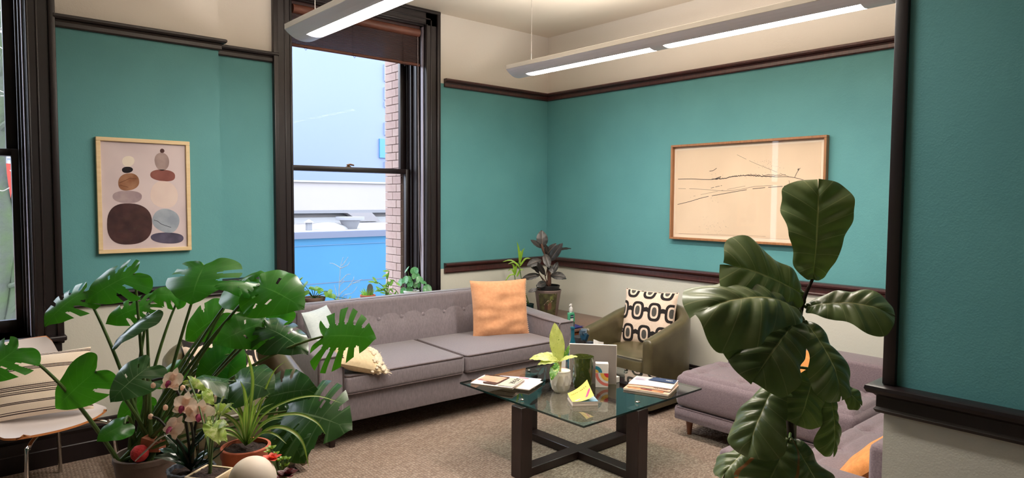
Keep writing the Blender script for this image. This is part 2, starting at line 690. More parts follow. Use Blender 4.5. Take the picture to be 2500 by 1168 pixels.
def pendant(x, yend, zb, label, n):
    W, H = 0.235, 0.085
    ylen = n * 1.30 + 0.1
    root = thing('pendant_light', label, 'lamp', (x, yend - ylen / 2, zb), group='long pendant lights')
    nseg = 14

    def arc(u):                      # cross-section: shallow trough, u -1..1
        return u * W / 2, zb + 0.055 * (abs(u) ** 2.2)
    # slots for the lit panels, between u = -0.38 .. 0.38
    slots = []
    y = yend - 0.15
    for k in range(n):
        slots.append((y - 1.16, y))
        y -= 1.26
    b = MB()
    ys = sorted(set([yend, yend - ylen] + [q for s_ in slots for q in s_]))
    us = [-1 + 2 * i / nseg for i in range(nseg + 1)]
    us[0], us[-1] = -1, 1
    for a, c in zip(ys[:-1], ys[1:]):
        lit = any(s0 - 1e-6 <= a and c <= s1 + 1e-6 for s0, s1 in slots)
        for u0, u1 in zip(us[:-1], us[1:]):
            if lit and -0.36 < (u0 + u1) / 2 < 0.36:
                continue
            p, q = arc(u0), arc(u1)
            b.add([(x + p[0], a, p[1]), (x + q[0], a, q[1]), (x + q[0], c, q[1]), (x + p[0], c, p[1])], [(0, 1, 2, 3)])
    # end caps
    for yy in (yend, yend - ylen):
        pr = [arc(u) for u in us] + [(W / 2, zb + H), (-W / 2, zb + H)]
        b.add([(x + p[0], yy, p[1]) for p in pr], [tuple(range(len(pr)))])
    b.build('housing', M_FIX, root, fix=False, angle=30)
    rim = MB()
    for sx in (-1, 1):
        lo, hi = sorted((x + sx * W / 2, x + sx * (W / 2 - 0.008)))
        rim.rbox(lo, hi, yend - ylen, yend, zb + 0.053, zb + H, 0.002, 1)
    rim.rbox(x - W / 2, x + W / 2, yend - 0.006, yend + 0.001, zb + 0.053, zb + H, 0.002, 1)
    rim.build('rim', M_FIXTOP, root)
    for s0, s1 in slots:
        d = MB()
        uu = [-0.4 + 0.8 * i / 8 for i in range(9)]
        for u0, u1 in zip(uu[:-1], uu[1:]):
            p, q = arc(u0), arc(u1)
            d.add([(x + p[0], s0, p[1] + .010), (x + q[0], s0, q[1] + .010), (x + q[0], s1, q[1] + .010), (x + p[0], s1, p[1] + .010)], [(0, 1, 2, 3)])
        d.build('diffuser', M_LAMP, root, fix=False, label='lit diffuser panel')
        MB().tube([(x, s0, zb + 0.072), (x, s1, zb + 0.072)], 0.013, 10).build('uplight_tube', M_LAMPUP, root)
    for yy in (yend - 0.16, yend - ylen + 0.4):
        wv = MB().tube([(x, yy, zb + 0.05), (x, yy, CEIL)], 0.0022, 6)
        wv.lathe([(0.03, -0.012), (0.03, 0)], (x, yy, CEIL), 16)
        wv.build('suspension_wire', M_WIRE, root)
    return root


pendant(3.47, 3.93, 2.545, 'long grey pendant light hanging in front of the right-hand wall', 2)
pendant(1.70, 3.86, 2.535, 'grey pendant light whose end hangs in front of the tall window', 2)
# ================================================================== OUTSIDE
# outdoor colours cut evenly to balance the strong sky: all paints out here are a good deal less reflective than their names
_lin = lin


def lin(c):
    r_, g_, b_, a_ = _lin(c)
    return (r_ * .57, g_ * .57, b_ * .57, 1.0)


# brick reveal of the main window, bricks laid one by one
M_BRICK = []
for i, (c, d) in enumerate([((218, 188, 178), (208, 176, 168)), ((212, 182, 174), (204, 172, 164)), ((222, 194, 184), (212, 182, 174))]):
    M_BRICK.append(plain('pale_brick_%d' % i, c, 0.85, c2=d, vs=18, bs=60, bst=.3, bd=.004))
M_MORTAR = plain('lime_mortar', (190, 162, 156), 0.95, bs=80)
ext = MB()
ext.box(3.215, 3.9, 5.205, 5.475, -3, 4.5)
ext = struct(ext.build('wall_exterior', M_MORTAR, smooth=False))
z = 0.5
row = 0
rb = random.Random(3)
meshes = {}
while z < 3.2:
    y = 5.21
    cuts = [(5.21, 5.347), (5.351, 5.478)] if row % 2 else [(5.21, 5.282), (5.286, 5.478)]
    for y0, y1 in cuts:
        key = (round(y1 - y0, 3), rb.randrange(3))
        if key not in meshes:
            bb_ = MB().rbox(-0.011, 0.05, 0, y1 - y0, 0, 0.068, 0.003, 1)
            o = bb_.build('brick', M_BRICK[key[1]], ext, smooth=False)
            meshes[key] = o.data
        else:
            o = bpy.data.objects.new('brick', meshes[key])
            COL.objects.link(o)
            o.parent = ext
        o.location = (3.205 + rb.uniform(-.0015, .0015), y0, z)
    z += 0.0725
    row += 1

M_GROUND = plain('street_asphalt', (120, 120, 126), 0.9)
struct(MB().box(-80, 90, 5.6, 90, -4.1, -4.0).build('ground', M_GROUND, smooth=False))

# blue painted building across the street
M_BLUE = plain('blue_paint', (50, 124, 168), 0.7, c2=(47, 120, 164), vs=1.0)
M_LAV = plain('lavender_coping', (104, 110, 132), 0.7)
M_PALE = plain('pale_render', (192, 184, 182), 0.8, c2=(188, 181, 180), vs=.6)
M_PALEW = plain('pale_white_render', (196, 196, 198), 0.8)
M_GREYV = plain('vent_grey', (150, 150, 156), 0.7)
M_SKYB = plain('hazy_blue_panel', (90, 134, 180), 0.7)
YB = 17.0
r = thing('blue_building', 'blue painted building with lavender coping seen through the tall window', 'building', (10, YB, -4))
zt = at(830, 580, (YB - 0) / (c_f.y + c_r.y * (830 - 1250) / FPX)).z
MB().box(4.5, 24, YB, YB + 5, -4, zt).build('wall', M_BLUE, r, smooth=False)
MB().box(4.4, 24.1, YB - .12, YB + .2, zt, zt + 0.17).build('coping', M_LAV, r, smooth=False)
MB().box(4.4, 24.1, YB + .2, YB + 5, zt - .1, zt + 0.165).build('roof', M_PALEW, r, smooth=False)
MB().box(4.4, 24.1, YB - .03, YB, zt - 0.20, zt - 0.185).build('drip_line', M_SKYB, r, smooth=False)
MB().box(4.4, 24.1, YB - .012, YB, zt - 1.25, zt - 1.235).build('joint_line', M_LAV, r, smooth=False)
zr = zt + 0.17
r2 = thing('roof_vent', 'small capped roof vent on the blue building', 'vent', at(752, 560, YB / .62))
xv = lambda px, yy: (c_f.x + c_r.x * (px - 1250) / FPX) / (c_f.y + c_r.y * (px - 1250) / FPX) * yy
x = xv(753, YB + 1)
MB().box(x - .07, x + .07, YB + .9, YB + 1.04, zr - .05, zr + .22).build('duct', M_GREYV, r2, smooth=False)
MB().lathe([(.16, 0), (.02, .09)], (x, YB + .97, zr + .22), 12).build('cap', M_GREYV, r2)
x = xv(800, YB + 1.5)
tag(MB().lathe([(0.62, -.05), (0.62, 0.02), (.55, .09), (.35, .16), (0, .2)], (x, YB + 1.5, zr), 24).build('roof_skylight', M_PALEW), 'low domed skylight on the blue building roof', 'skylight')
x = xv(855, YB + 1.2)
tag(MB().lathe([(0.18, -.05), (0.3, 0.25), (.42, .27), (.42, .36), (0, .37)], (x, YB + 1.2, zr), 24).build('roof_fan', M_GREYV), 'flared exhaust fan on the blue building roof', 'roof fan')

YC = 27.0
k = YC / YB
zc_ = lambda px, py, Y: at(px, py, Y / (c_f.y + c_r.y * (px - 1250) / FPX)).z
r = thing('pale_building', 'pale rendered building with a stepped roofline beyond the blue one', 'building', (12, YC, -4))
MB().box(5.2, 40, YC, YC + 8, -4, zc_(830, 445, YC)).build('wall', M_PALE, r, smooth=False)
MB().box(5.2, 40, YC - .25, YC, -4, zc_(830, 530, YC)).build('lower_wall', M_PALEW, r, smooth=False)
MB().box(5.2, 40, YC - .5, YC, zc_(830, 520, YC), zc_(830, 513, YC)).build('ledge', M_GREYV, r, smooth=False)
MB().box(5.2, 40, YC - .6, YC, zc_(830, 548, YC), zc_(830, 543, YC)).build('ledge', M_PALE, r, smooth=False)
MB().box(5.2, 40, YC - .1, YC + 8, zc_(830, 447, YC), zc_(830, 443, YC)).build('coping', M_PALEW, r, smooth=False)
xa = xv(858, YC)
MB().prism([(xa - .5, zc_(830, 520, YC)), (xa + .7, zc_(830, 520, YC)), (xa + 1.1, zc_(830, 541, YC)), (xa + .1, zc_(830, 541, YC))], lambda a, c: (a, YC - .62, c), lambda a, c: (a, YC - .1, c)).build('shade', plain('tan_shade', (170, 164, 166), .8), r, smooth=False)

t = NT('hazy_tower_facade')
vec = t.coords('Object', (1, 1, 1))
M_TOWER = t.done(t.principled(t.mixc(t.ramp(t.noise(vec, .08, 2), .35, .65), lin((150, 163, 200)), lin((146, 161, 200))), 0.8))
YD = 60.0
r = thing('pale_blue_tower', 'huge hazy pale blue building filling the upper sash', 'building', (30, YD, -4))
MB().box(5, 75, YD, YD + 10, -4, 60).build('wall', M_TOWER, r, smooth=False)
M_PANELB = plain('tower_blue_panel', (92, 158, 204), 0.6)
M_PANELL = plain('tower_light_panel', (176, 192, 212), 0.6)
xr = xv(926, YD)
for (ya, yb, m) in ((340, 386, M_PANELB), (250, 262, M_PANELL), (160, 200, M_PANELL), (300, 330, M_PANELL), (395, 412, M_PANELL), (215, 245, M_PANELL)):
    xl = xr if m is M_PANELB else xr + .6
    MB().box(xl, xr + 6, YD - .2, YD, zc_(926, yb, YD), zc_(926, ya, YD)).build('window_panel', m, r, smooth=False)

# street tree and buildings seen through the left window
M_BARK = plain('mossy_bark', (84, 84, 82), 0.95, c2=(80, 96, 62), vs=3.5, bs=14, bst=.6, bd=.03)
M_TWIG = plain('pale_twig', (168, 160, 150), 0.9)
tr = thing('street_tree', 'mossy street tree leaning outside the left window', 'tree', at(20, 900, 9.0))
rt = random.Random(5)


def P2(px, py, d):
    return at(px, py, d)


MB().tube(crom([P2(-60, 1100, 8), P2(-30, 900, 8), P2(2, 740, 8), P2(14, 560, 8), P2(-4, 400, 8), P2(6, 240, 8), P2(10, 60, 8), P2(0, -80, 8)], 6), [0.105 - 0.0012 * i for i in range(43)], 10).build('trunk', M_BARK, tr)
for pts, r0 in (([(-20, 980), (22, 800), (38, 700), (30, 560), (52, 400)], .085), ([(10, 700), (45, 690), (70, 640)], .035), ([(-5, 820), (30, 760), (60, 730)], .06),
                ([(-40, 420), (-5, 330), (20, 300), (60, 280)], .06), ([(0, 200), (24, 120), (60, 60)], .07), ([(-40, 150), (0, 90), (30, 70), (70, 20)], .05)):
    c = crom([P2(a, q, 7.9 + .2 * rt.random()) for a, q in pts], 5)
    MB().tube(c, [r0 * (1 - .5 * i / len(c)) for i in range(len(c))], 8).build('branch', M_BARK, tr)
for k in range(26):
    x0, y0 = rt.uniform(-30, 40), rt.uniform(0, 480)
    dx, dy = rt.uniform(12, 50), rt.uniform(-14, 14)
    c = crom([P2(x0, y0, 7.8), P2(x0 + dx * .5, y0 + dy, 7.7), P2(x0 + dx, y0 + dy * .4 + rt.uniform(-8, 8), 7.7)], 4)
    MB().tube(c, 0.006, 5, True).build('twig', M_TWIG, tr)
M_PEACH = plain('peach_render', (206, 172, 160), 0.85)
M_RED = plain('red_banner_fabric', (176, 60, 46), 0.8)
r = thing('peach_building', 'peach coloured building behind the street tree', 'building', (-4, 20, -4))
MB().box(-16, 4.2, 20, 26, -4, zc_(20, 552, 20)).build('wall', M_PEACH, r, smooth=False)
MB().box(-16.1, 4.3, 19.85, 26, zc_(20, 552, 20), zc_(20, 535, 20)).build('coping', M_PALEW, r, smooth=False)
r = thing('white_clapboard_building', 'white clapboard building above the peach one', 'building', (-4, 28, -4))
zz = -3.0
zt2 = zc_(20, 60, 28)
M_CLAP = plain('white_clapboard', (190, 196, 208), 0.8)
MB().box(-22, 5.0, 28, 36, -4, zt2).build('wall', M_CLAP, r, smooth=False)
zz = zc_(20, 540, 28)
while zz < zt2:
    MB().box(-22, 5.0, 27.93, 28, zz, zz + .3).build('clapboard', M_CLAP, r, smooth=False)
    zz += .42
bn = thing('street_banner', 'tall red banner on a pole beyond the street tree', 'banner', (xv(20, 26.5), 26.45, -4))
MB().box(xv(20, 26.5), xv(34, 26.5), 26.4, 26.5, zc_(20, 498, 26.5), zc_(20, 400, 26.5)).build('fabric', M_RED, bn, smooth=False)
MB().tube([(xv(19, 26.5), 26.45, -4), (xv(19, 26.5), 26.45, zc_(20, 380, 26.5))], .05, 8).build('pole', M_GREYV, bn)

lin = _lin
# ================================================================== FURNITURE
def fabric(name, c, c2, stretch=(1, 1, 1), scale=60, rough=0.85, sheen=0.3, bst=0.25, lo=.35, hi=.65):
    t = NT(name)
    vec = t.coords('Object', stretch)
    n = t.noise(vec, scale, 4, 0.6)
    col = t.mixc(t.ramp(n, lo, hi), lin(c), lin(c2))
    wv = t.noise(t.coords('Object'), 420, 1)
    nrm = t.bump(t.math('ADD', wv, n), bst, 0.003)
    p = t.principled(col, rough, 0, 0.3, nrm, Sheen_Weight=sheen, Sheen_Roughness=0.4)
    return t.done(p)


M_SOFA = fabric('taupe_velvet', (134, 125, 130), (113, 105, 110), (4, 4, 1.2), 26, 0.72, 0.6, 0.12, .3, .75)
M_PIPE = fabric('taupe_piping', (92, 78, 78), (78, 66, 66), (1, 1, 1), 60)
M_DARKWOOD = dark_wood('dark_leg_wood', (42, 21, 18), (28, 14, 13), .45)
M_WALNUT = dark_wood('walnut_leg', (128, 74, 46), (106, 58, 36), 0.4)


def cushion_slab(b, x0, x1, y0, y1, z0, z1, r, crown=0.02, n=14):
    """soft slab: rounded box whose top crowns"""
    q = MB().rbox(x0, x1, y0, y1, z0, z1, r, 4)
    # subdivide the flat top with a crowned patch laid over it
    cx, cy, hx, hy = (x0 + x1) / 2, (y0 + y1) / 2, (x1 - x0) / 2 - r * .6, (y1 - y0) / 2 - r * .6
    b.merge(q)
    def fn(u, v):
        X, Y = 2 * u - 1, 2 * v - 1
        return (cx + X * hx, cy + Y * hy, z1 - 0.002 + crown * (1 - X ** 4) * (1 - Y ** 4) ** 1.0)
    b.grid(fn, n, n, uv=False)


def loop_rect(x0, x1, y0, y1, z, r, n=5):
    pts = []
    for cx, cy, a0 in ((x1 - r, y1 - r, 0), (x0 + r, y1 - r, 90), (x0 + r, y0 + r, 180), (x1 - r, y0 + r, 270)):
        for k in range(n + 1):
            a = R(a0 + 90 * k / n)
            pts.append((cx + r * math.cos(a), cy + r * math.sin(a), z))
    return pts + [pts[0], pts[1]]


# ---- long sofa below the window
sofa = thing('sofa', 'long taupe velvet sofa with button-tufted back under the tall window', 'sofa', (2.859, 3.795, 0), R(-2.9), local=True)
MB().rbox(-1.075, 1.075, 0.012, 0.90, 0.155, 0.335, 0.012, 2).build('base', M_SOFA, sofa)
for sx in (-1, 1):
    a = MB()
    lo, hi = sorted((sx * 0.925, sx * 1.09))
    a.rbox(lo, hi, 0.0, 0.90, 0.155, 0.60, 0.022, 3)
    for i, p in enumerate(a.v):           # top slopes up to the back
        if p[2] > 0.5:
            a.v[i] = (p[0], p[1], p[2] + 0.07 * (p[1] / 0.9) ** 1.4)
    arm = a.build('arm', M_SOFA, sofa)
    xo, xi = sx * 1.088, sx * 0.927
    pp = MB()
    pp.tube([(xi, 0.002, 0.34), (xi, 0.002, 0.585), (xi - sx * -0.012, 0.0, 0.598), (xo - sx * 0.012, 0.0, 0.598), (xo, 0.002, 0.585), (xo, 0.002, 0.16)], 0.0045, 6)
    pp.tube([(xi, 0.01, 0.597)] + [(xi, y, 0.593 + 0.07 * (y / 0.9) ** 1.4) for y in (.2, .4, .6, .75, .88)], 0.0045, 6)
    pp.build('piping', M_PIPE, arm)
for k, (x0, x1) in enumerate(((-0.922, -0.004), (0.004, 0.922))):
    c = MB()
    cushion_slab(c, x0, x1, -0.018, 0.72, 0.338, 0.468, 0.03, 0.016)
    o = c.build('seat_cushion', M_SOFA, sofa)
    pp = MB()
    pp.tube(loop_rect(x0 + .006, x1 - .006, -0.014, 0.715, 0.462, 0.03), 0.005, 6, False)
    pp.tube(loop_rect(x0 + .006, x1 - .006, -0.014, 0.715, 0.344, 0.03), 0.005, 6, False)
    pp.build('piping', M_PIPE, o)
BTN = [-0.70 + 0.2 * k for k in range(8)]


def back_front(u, v):
    x = -0.93 + 1.86 * u
    z = 0.40 + 0.40 * v
    y = 0.70 + 0.10 * v - 0.028 * math.sin(math.pi * min(1, v * 1.05)) * (1 - (2 * u - 1) ** 8)
    for bx in BTN:
        d2 = ((x - bx) / 0.05) ** 2 + ((z - 0.655) / 0.05) ** 2
        y += 0.014 * math.exp(-d2)
    if v > 0.9:
        y += (v - 0.9) * 0.25
    e = max(0, abs(2 * u - 1) - 0.97) / 0.03
    y += 0.018 * e * e
    return (x, y, z)


bk = MB()
bk.grid(back_front, 150, 24, uv=False)
bk.rbox(-0.93, 0.93, 0.755, 0.93, 0.20, 0.815, 0.03, 4)
bk = bk.build('backrest', M_SOFA, sofa)
pp = MB()
pp.tube([(-0.93, 0.795, 0.42), (-0.932, 0.80, 0.76)] + [(-0.93 + 0.05 * math.sin(R(a)), 0.800, 0.76 + 0.052 * (1 - math.cos(R(a)))) for a in (30, 60, 90)] +
        [(0.0, 0.802, 0.816), (0.88, 0.80, 0.812), (0.918, 0.80, 0.80), (0.932, 0.80, 0.76), (0.93, 0.795, 0.42)], 0.005, 6)
pp.build('piping', M_PIPE, bk)
for bx in BTN:
    q = MB().lathe([(0.016, 0), (0.015, 0.005), (0.009, 0.009), (0, 0.010)], (0, 0, 0), 14)
    yb = min(back_front((bx + 0.93) / 1.86, 0.6375)[1], 1)
    T = Matrix.Translation((bx, yb + 0.001, 0.655)) @ Matrix.Rotation(R(76), 4, 'X')
    MB().merge(q, T).build('button', M_SOFA, bk)
for x in (-0.98, 0.98):
    for y in (0.07, 0.83):
        MB().lathe([(0.02, 0), (0.03, 0.16)], (x, y, 0), 14).build('leg', M_DARKWOOD, sofa)


# ---- olive leather tub chairs
t = NT('olive_leather')
vec = t.coords('Object')
n1 = t.noise(vec, 9, 4)
vo = t.n('TexVoronoi')
vo.inputs['Scale'].default_value = 260
t.l(vec, vo.inputs['Vector'])
col = t.mixc(t.ramp(n1, .35, .65), lin((92, 84, 58)), lin((78, 70, 46)))
M_OLIVE = t.done(t.principled(col, 0.36, 0, 0.55, t.bump(vo.outputs['Distance'], 0.12, 0.002), Coat_Weight=0.2, Coat_Roughness=0.3))


def tub_chair(label, loc, rz):
    root = thing('tub_chair', label, 'armchair', loc, rz, 'olive tub chairs', local=True)
    W, D, TH = 0.305, 0.355, 0.045
    # centre line of the wrap-around arm/back
    path = []
    for k in range(9):
        path.append((-W, -D + 0.01 + (D + 0.02) * k / 8))
    for k in range(1, 24):
        a = math.pi - math.pi * k / 24
        path.append((W * math.cos(a), 0.03 + 0.275 * math.sin(a)))
    for k in range(9):
        path.append((W, 0.03 - (D + 0.02) * k / 8))
    m = len(path)

    def hgt(p):
        t_ = max(0.0, min(1.0, (p[1] + D) / (2 * D - 0.05)))
        return 0.575 + 0.175 * (t_ ** 1.1)
    vs, fs, nprof = [], [], 0
    for i, p in enumerate(path):
        q0 = V(path[max(0, i - 1)])
        q1 = V(path[min(m - 1, i + 1)])
        d = (q1 - q0).normalized()
        nrm = V((-d.y, d.x))            # outward
        h = hgt(p)
        prof = [(-TH, 0.10), (-TH, h - 0.05), (-TH * .95, h - 0.025), (-TH * .6, h - 0.006), (0, h), (TH * .6, h - 0.006), (TH * .95, h - 0.025), (TH, h - 0.05), (TH, 0.45), (TH * .8, 0.05), (0, 0.04)]
        nprof = len(prof)
        for o, z in prof:
            vs.append((p[0] + nrm.x * o, p[1] + nrm.y * o, z))
    for i in range(m - 1):
        for k in range(nprof):
            k2 = (k + 1) % nprof
            fs.append((i * nprof + k, i * nprof + k2, (i + 1) * nprof + k2, (i + 1) * nprof + k))
    w = MB()
    w.add(vs, fs)
    # soft rounded fronts of the two arms
    for i0, sg in ((0, -1), (m - 1, -1)):
        base = [V(vs[i0 * nprof + k]) for k in range(nprof)]
        cen = sum(base, V((0, 0, 0))) / nprof
        rings = []
        for s_, f in ((0.012, 0.96), (0.02, 0.86), (0.024, 0.6)):
            rings.append([cen + (p - cen) * f + V((0, -s_, 0)) if True else p for p in base])
        # keep the height: shrink only across the arm thickness
        prev = base
        off = len(w.v)
        allv = []
        for (s_, f) in ((0.0, 1.0), (0.012, 0.95), (0.02, 0.82), (0.024, 0.5)):
            for p in base:
                allv.append((cen.x + (p.x - cen.x) * f, p.y - s_, p.z - (1 - f) * 0.03 * (1 if p.z > cen.z else -1)))
        ff = []
        for a in range(3):
            for k in range(nprof):
                k2 = (k + 1) % nprof
                ff.append((a * nprof + k, a * nprof + k2, (a + 1) * nprof + k2, (a + 1) * nprof + k))
        ff.append(tuple(3 * nprof + k for k in range(nprof)))
        w.add(allv, ff)
    w.build('shell', M_OLIVE, root, angle=50)
    s = MB()
    cushion_slab(s, -W + TH - .004, W - TH + .004, -D - 0.005, 0.24, 0.25, 0.42, 0.035, 0.02)
    s.build('seat_cushion', M_OLIVE, root)
    MB().rbox(-W + 0.03, W - 0.03, -D + 0.03, 0.22, 0.045, 0.255, 0.012, 2).build('base', M_OLIVE, root)
    pp = MB()
    pp.tube(loop_rect(-W + TH, W - TH, -D - .002, .235, 0.408, 0.035), 0.004, 6, False)
    pp.build('piping', M_OLIVE, root)
    for x in (-0.26, 0.26):
        for y in (-0.29, 0.24):
            MB().lathe([(0.02, 0), (0.025, 0.05)], (x, y, 0), 12).build('foot', M_DARKWOOD, root)
    return root


tub_chair('olive leather tub chair against the right wall with patterned cushion', (4.273, 3.28, 0), R(-90))
tub_chair('olive leather tub chair half hidden behind the large split-leaf plant', (1.29, 4.02, 0), R(-4))

# ---- grey tufted sectional along the right wall, and its near section
M_TUFT = fabric('mauve_grey_tweed', (134, 119, 124), (114, 100, 106), (1, 1, 1), 150, 0.9, 0.35, 0.3)
M_TUFT_D = fabric('mauve_grey_seam', (104, 88, 92), (92, 78, 82))


def tufted(b, x0, x1, y0, y1, z0, z1, nx, ny, r=0.05, depth=0.035, res=10):
    """upholstered block with button-tufted top"""
    q = MB().rbox(x0, x1, y0, y1, z0, z1 - 0.02, r, 4)
    b.merge(q)
    tx = [x0 + (x1 - x0) * (i + 0.5) / nx for i in range(nx)]
    ty = [y0 + (y1 - y0) * (j + 0.5) / ny for j in range(ny)]
    nu, nv = nx * res + 6, ny * res + 6

    def fn(u, v):
        x = x0 + .018 + (x1 - x0 - .036) * u
        y = y0 + .018 + (y1 - y0 - .036) * v
        ex = min(u, 1 - u) * (x1 - x0)
        ey = min(v, 1 - v) * (y1 - y0)
        def edge(d):
            k = max(0, 1 - d / r)
            return 1 - math.sqrt(max(0, 1 - k * k))
        z = z1 - r * 0.9 * min(1, edge(ex) + edge(ey))
        for a in tx:
            for c in ty:
                z -= depth * math.exp(-(((x - a) / 0.035) ** 2 + ((y - c) / 0.035) ** 2))
        # soft creases joining the tufts
        for a in tx:
            z -= depth * 0.28 * math.exp(-((x - a) / 0.012) ** 2)
        for c in ty:
            z -= depth * 0.28 * math.exp(-((y - c) / 0.012) ** 2)
        return (x, y, z)
    b.grid(fn, nu, nv, uv=False)
    return tx, ty


def seat_block(root, x0, x1, y0, y1, nx, ny, zb=0.11, zs=0.195, zt=0.44):
    MB().rbox(x0 + .004, x1 - .004, y0 + .004, y1 - .004, zb, zs, 0.012, 2).build('base', M_TUFT, root)
    b = MB()
    tx, ty = tufted(b, x0, x1, y0, y1, zs, zt, nx, ny, res=12)
    o = b.build('seat_cushion', M_TUFT, root, fix=True, angle=60)
    for a in tx:
        for c in ty:
            MB().lathe([(0.013, 0), (0.011, 0.006), (0, 0.009)], (a, c, zt - 0.048), 12).build('button', M_TUFT_D, o)
    MB().tube(loop_rect(x0 + .008, x1 - .008, y0 + .008, y1 - .008, zs, 0.02), 0.004, 6, False).build('seam', M_TUFT_D, o)


ch = thing('sectional_sofa', 'mauve-grey tufted sofa section with wooden legs along the right wall', 'sofa', (4.1, 2.03, 0))
seat_block(ch, 3.765, 4.30, 1.44, 2.635, 2, 4)
MB().rbox(4.28, 4.53, 1.44, 2.545, 0.11, 0.605, 0.022, 3).build('backrest', M_TUFT, ch)
for x, y in ((3.85, 2.56), (3.85, 1.53), (4.45, 2.45), (4.45, 1.53)):
    MB().lathe([(0.014, 0), (0.027, 0.115)], (x, y, 0), 14).build('leg', M_WALNUT, ch)
MB().rbox(3.86, 4.4, 2.55, 2.57, 0.09, 0.11, 0.003, 1).build('leg_rail', M_DARKWOOD, ch)

ns = thing('sofa', 'mauve-grey tufted sofa with its end arm facing the coffee table, behind the fig plant', 'sofa', (3.5, 1.1, 0))
seat_block(ns, 2.63, 4.53, 0.96, 1.43, 5, 2, 0.11, 0.195, 0.43)
MB().rbox(2.63, 4.53, 0.82, 0.97, 0.11, 0.69, 0.03, 3).build('backrest', M_TUFT, ns)
ar = MB().rbox(2.49, 2.635, 0.84, 1.47, 0.11, 0.52, 0.018, 3).build('arm', M_TUFT, ns)
MB().rbox(2.465, 2.65, 0.83, 1.50, 0.50, 0.553, 0.024, 4).build('arm_pad', M_TUFT, ar)
for x, y in ((2.56, 1.40), (4.4, 1.38), (2.56, 0.9), (4.4, 0.9)):
    MB().lathe([(0.014, 0), (0.027, 0.115)], (x, y, 0), 14).build('leg', M_WALNUT, ns)

# ---- shell chair at the left, with chrome legs
M_SHELL = plain('white_laminate', (222, 214, 212), 0.35, c2=(214, 206, 206), vs=2)
M_PLY = plain('plywood_edge', (200, 130, 74), 0.5, c2=(170, 100, 52), vs=4, vscale=(1, 1, 30))
M_CHROME = plain('chrome', (200, 196, 192), 0.12, 1.0)
chair = thing('shell_chair', 'white moulded shell chair with plywood edge and chrome legs at the left', 'chair', (0.40, 4.22, 0), R(28), local=True)


def shell_pt(u, v, off=0.0):
    """v 0 front .. 1 back top, u -1..1"""
    s = v
    if s < 0.5:
        k = s / 0.5
        y = -0.25 + 0.40 * k
        z = 0.445 - 0.03 * math.sin(math.pi * k) - 0.02 * (1 - k) ** 3
    elif s < 0.68:
        k = (s - 0.5) / 0.18
        a = k * R(78)
        y = 0.15 + 0.11 * math.sin(a)
        z = 0.445 + 0.11 * (1 - math.cos(a))
    else:
        k = (s - 0.68) / 0.32
        y = 0.2576 + 0.075 * k
        z = 0.532 + 0.27 * k
    hw = 0.265 if s < 0.3 else 0.265 + 0.02 * math.sin(math.pi * min(1, (s - .3) / .6))
    if s < 0.14:
        hw *= 0.80 + 0.20 * math.sqrt(s / 0.14)
    if s > 0.85:
        hw *= 0.80 + 0.20 * math.sqrt(max(0, (1 - s) / 0.15))
    if s < 0.2:
        y += 0.075 * (1 - s / 0.2) * u * u
    wing = abs(u) ** 3
    # side edges curl up from the seat and forward from the back
    if s < 0.5:
        z += 0.045 * wing * (s / 0.5)
    else:
        y -= 0.06 * wing
        z += 0.045 * wing * max(0, 1 - (s - .5) / .3)
    return V((u * hw, y, z))


NU, NV = 18, 30
top = [[shell_pt(-1 + 2 * i / NU, j / NV) for i in range(NU + 1)] for j in range(NV + 1)]


def nrm_at(j, i):
    a = top[j][min(NU, i + 1)] - top[j][max(0, i - 1)]
    c = top[min(NV, j + 1)][i] - top[max(0, j - 1)][i]
    return a.cross(c).normalized()


b = MB()
vs = [top[j][i] for j in range(NV + 1) for i in range(NU + 1)]
b.add(vs, [(j * (NU + 1) + i, j * (NU + 1) + i + 1, (j + 1) * (NU + 1) + i + 1, (j + 1) * (NU + 1) + i) for j in range(NV) for i in range(NU)])
b.build('shell', M_SHELL, chair, fix=False)
b = MB()
under = [[top[j][i] - nrm_at(j, i) * 0.011 for i in range(NU + 1)] for j in range(NV + 1)]
vs = [under[j][i] for j in range(NV + 1) for i in range(NU + 1)]
b.add(vs, [(j * (NU + 1) + i, (j + 1) * (NU + 1) + i, (j + 1) * (NU + 1) + i + 1, j * (NU + 1) + i + 1) for j in range(NV) for i in range(NU)])
rim = [(0, i) for i in range(NU + 1)] + [(j, NU) for j in range(1, NV + 1)] + [(NV, i) for i in range(NU - 1, -1, -1)] + [(j, 0) for j in range(NV - 1, 0, -1)]
n = len(rim)
b.add([top[j][i] for j, i in rim] + [under[j][i] for j, i in rim], [(k, (k + 1) % n, n + (k + 1) % n, n + k) for k in range(n)])
b.build('plywood_edge', M_PLY, chair, fix=False, label='orange-brown plywood edge and underside')
for sx in (-1, 1):
    for sy in (-1, 1):
        y0 = -0.10 if sy < 0 else 0.10
        MB().tube(crom([(sx * 0.05, y0 * .6, 0.382), (sx * 0.16, sy * 0.16, 0.382), (sx * 0.205, sy * 0.20, 0.368), (sx * 0.225, sy * 0.215, 0.34), (sx * 0.25, sy * 0.245, 0.0)], 6), 0.0105, 10).build('leg', M_CHROME, chair)
MB().rbox(-0.09, 0.09, -0.10, 0.10, 0.372, 0.396, 0.004, 1).build('mount_plate', M_CHROME, chair)

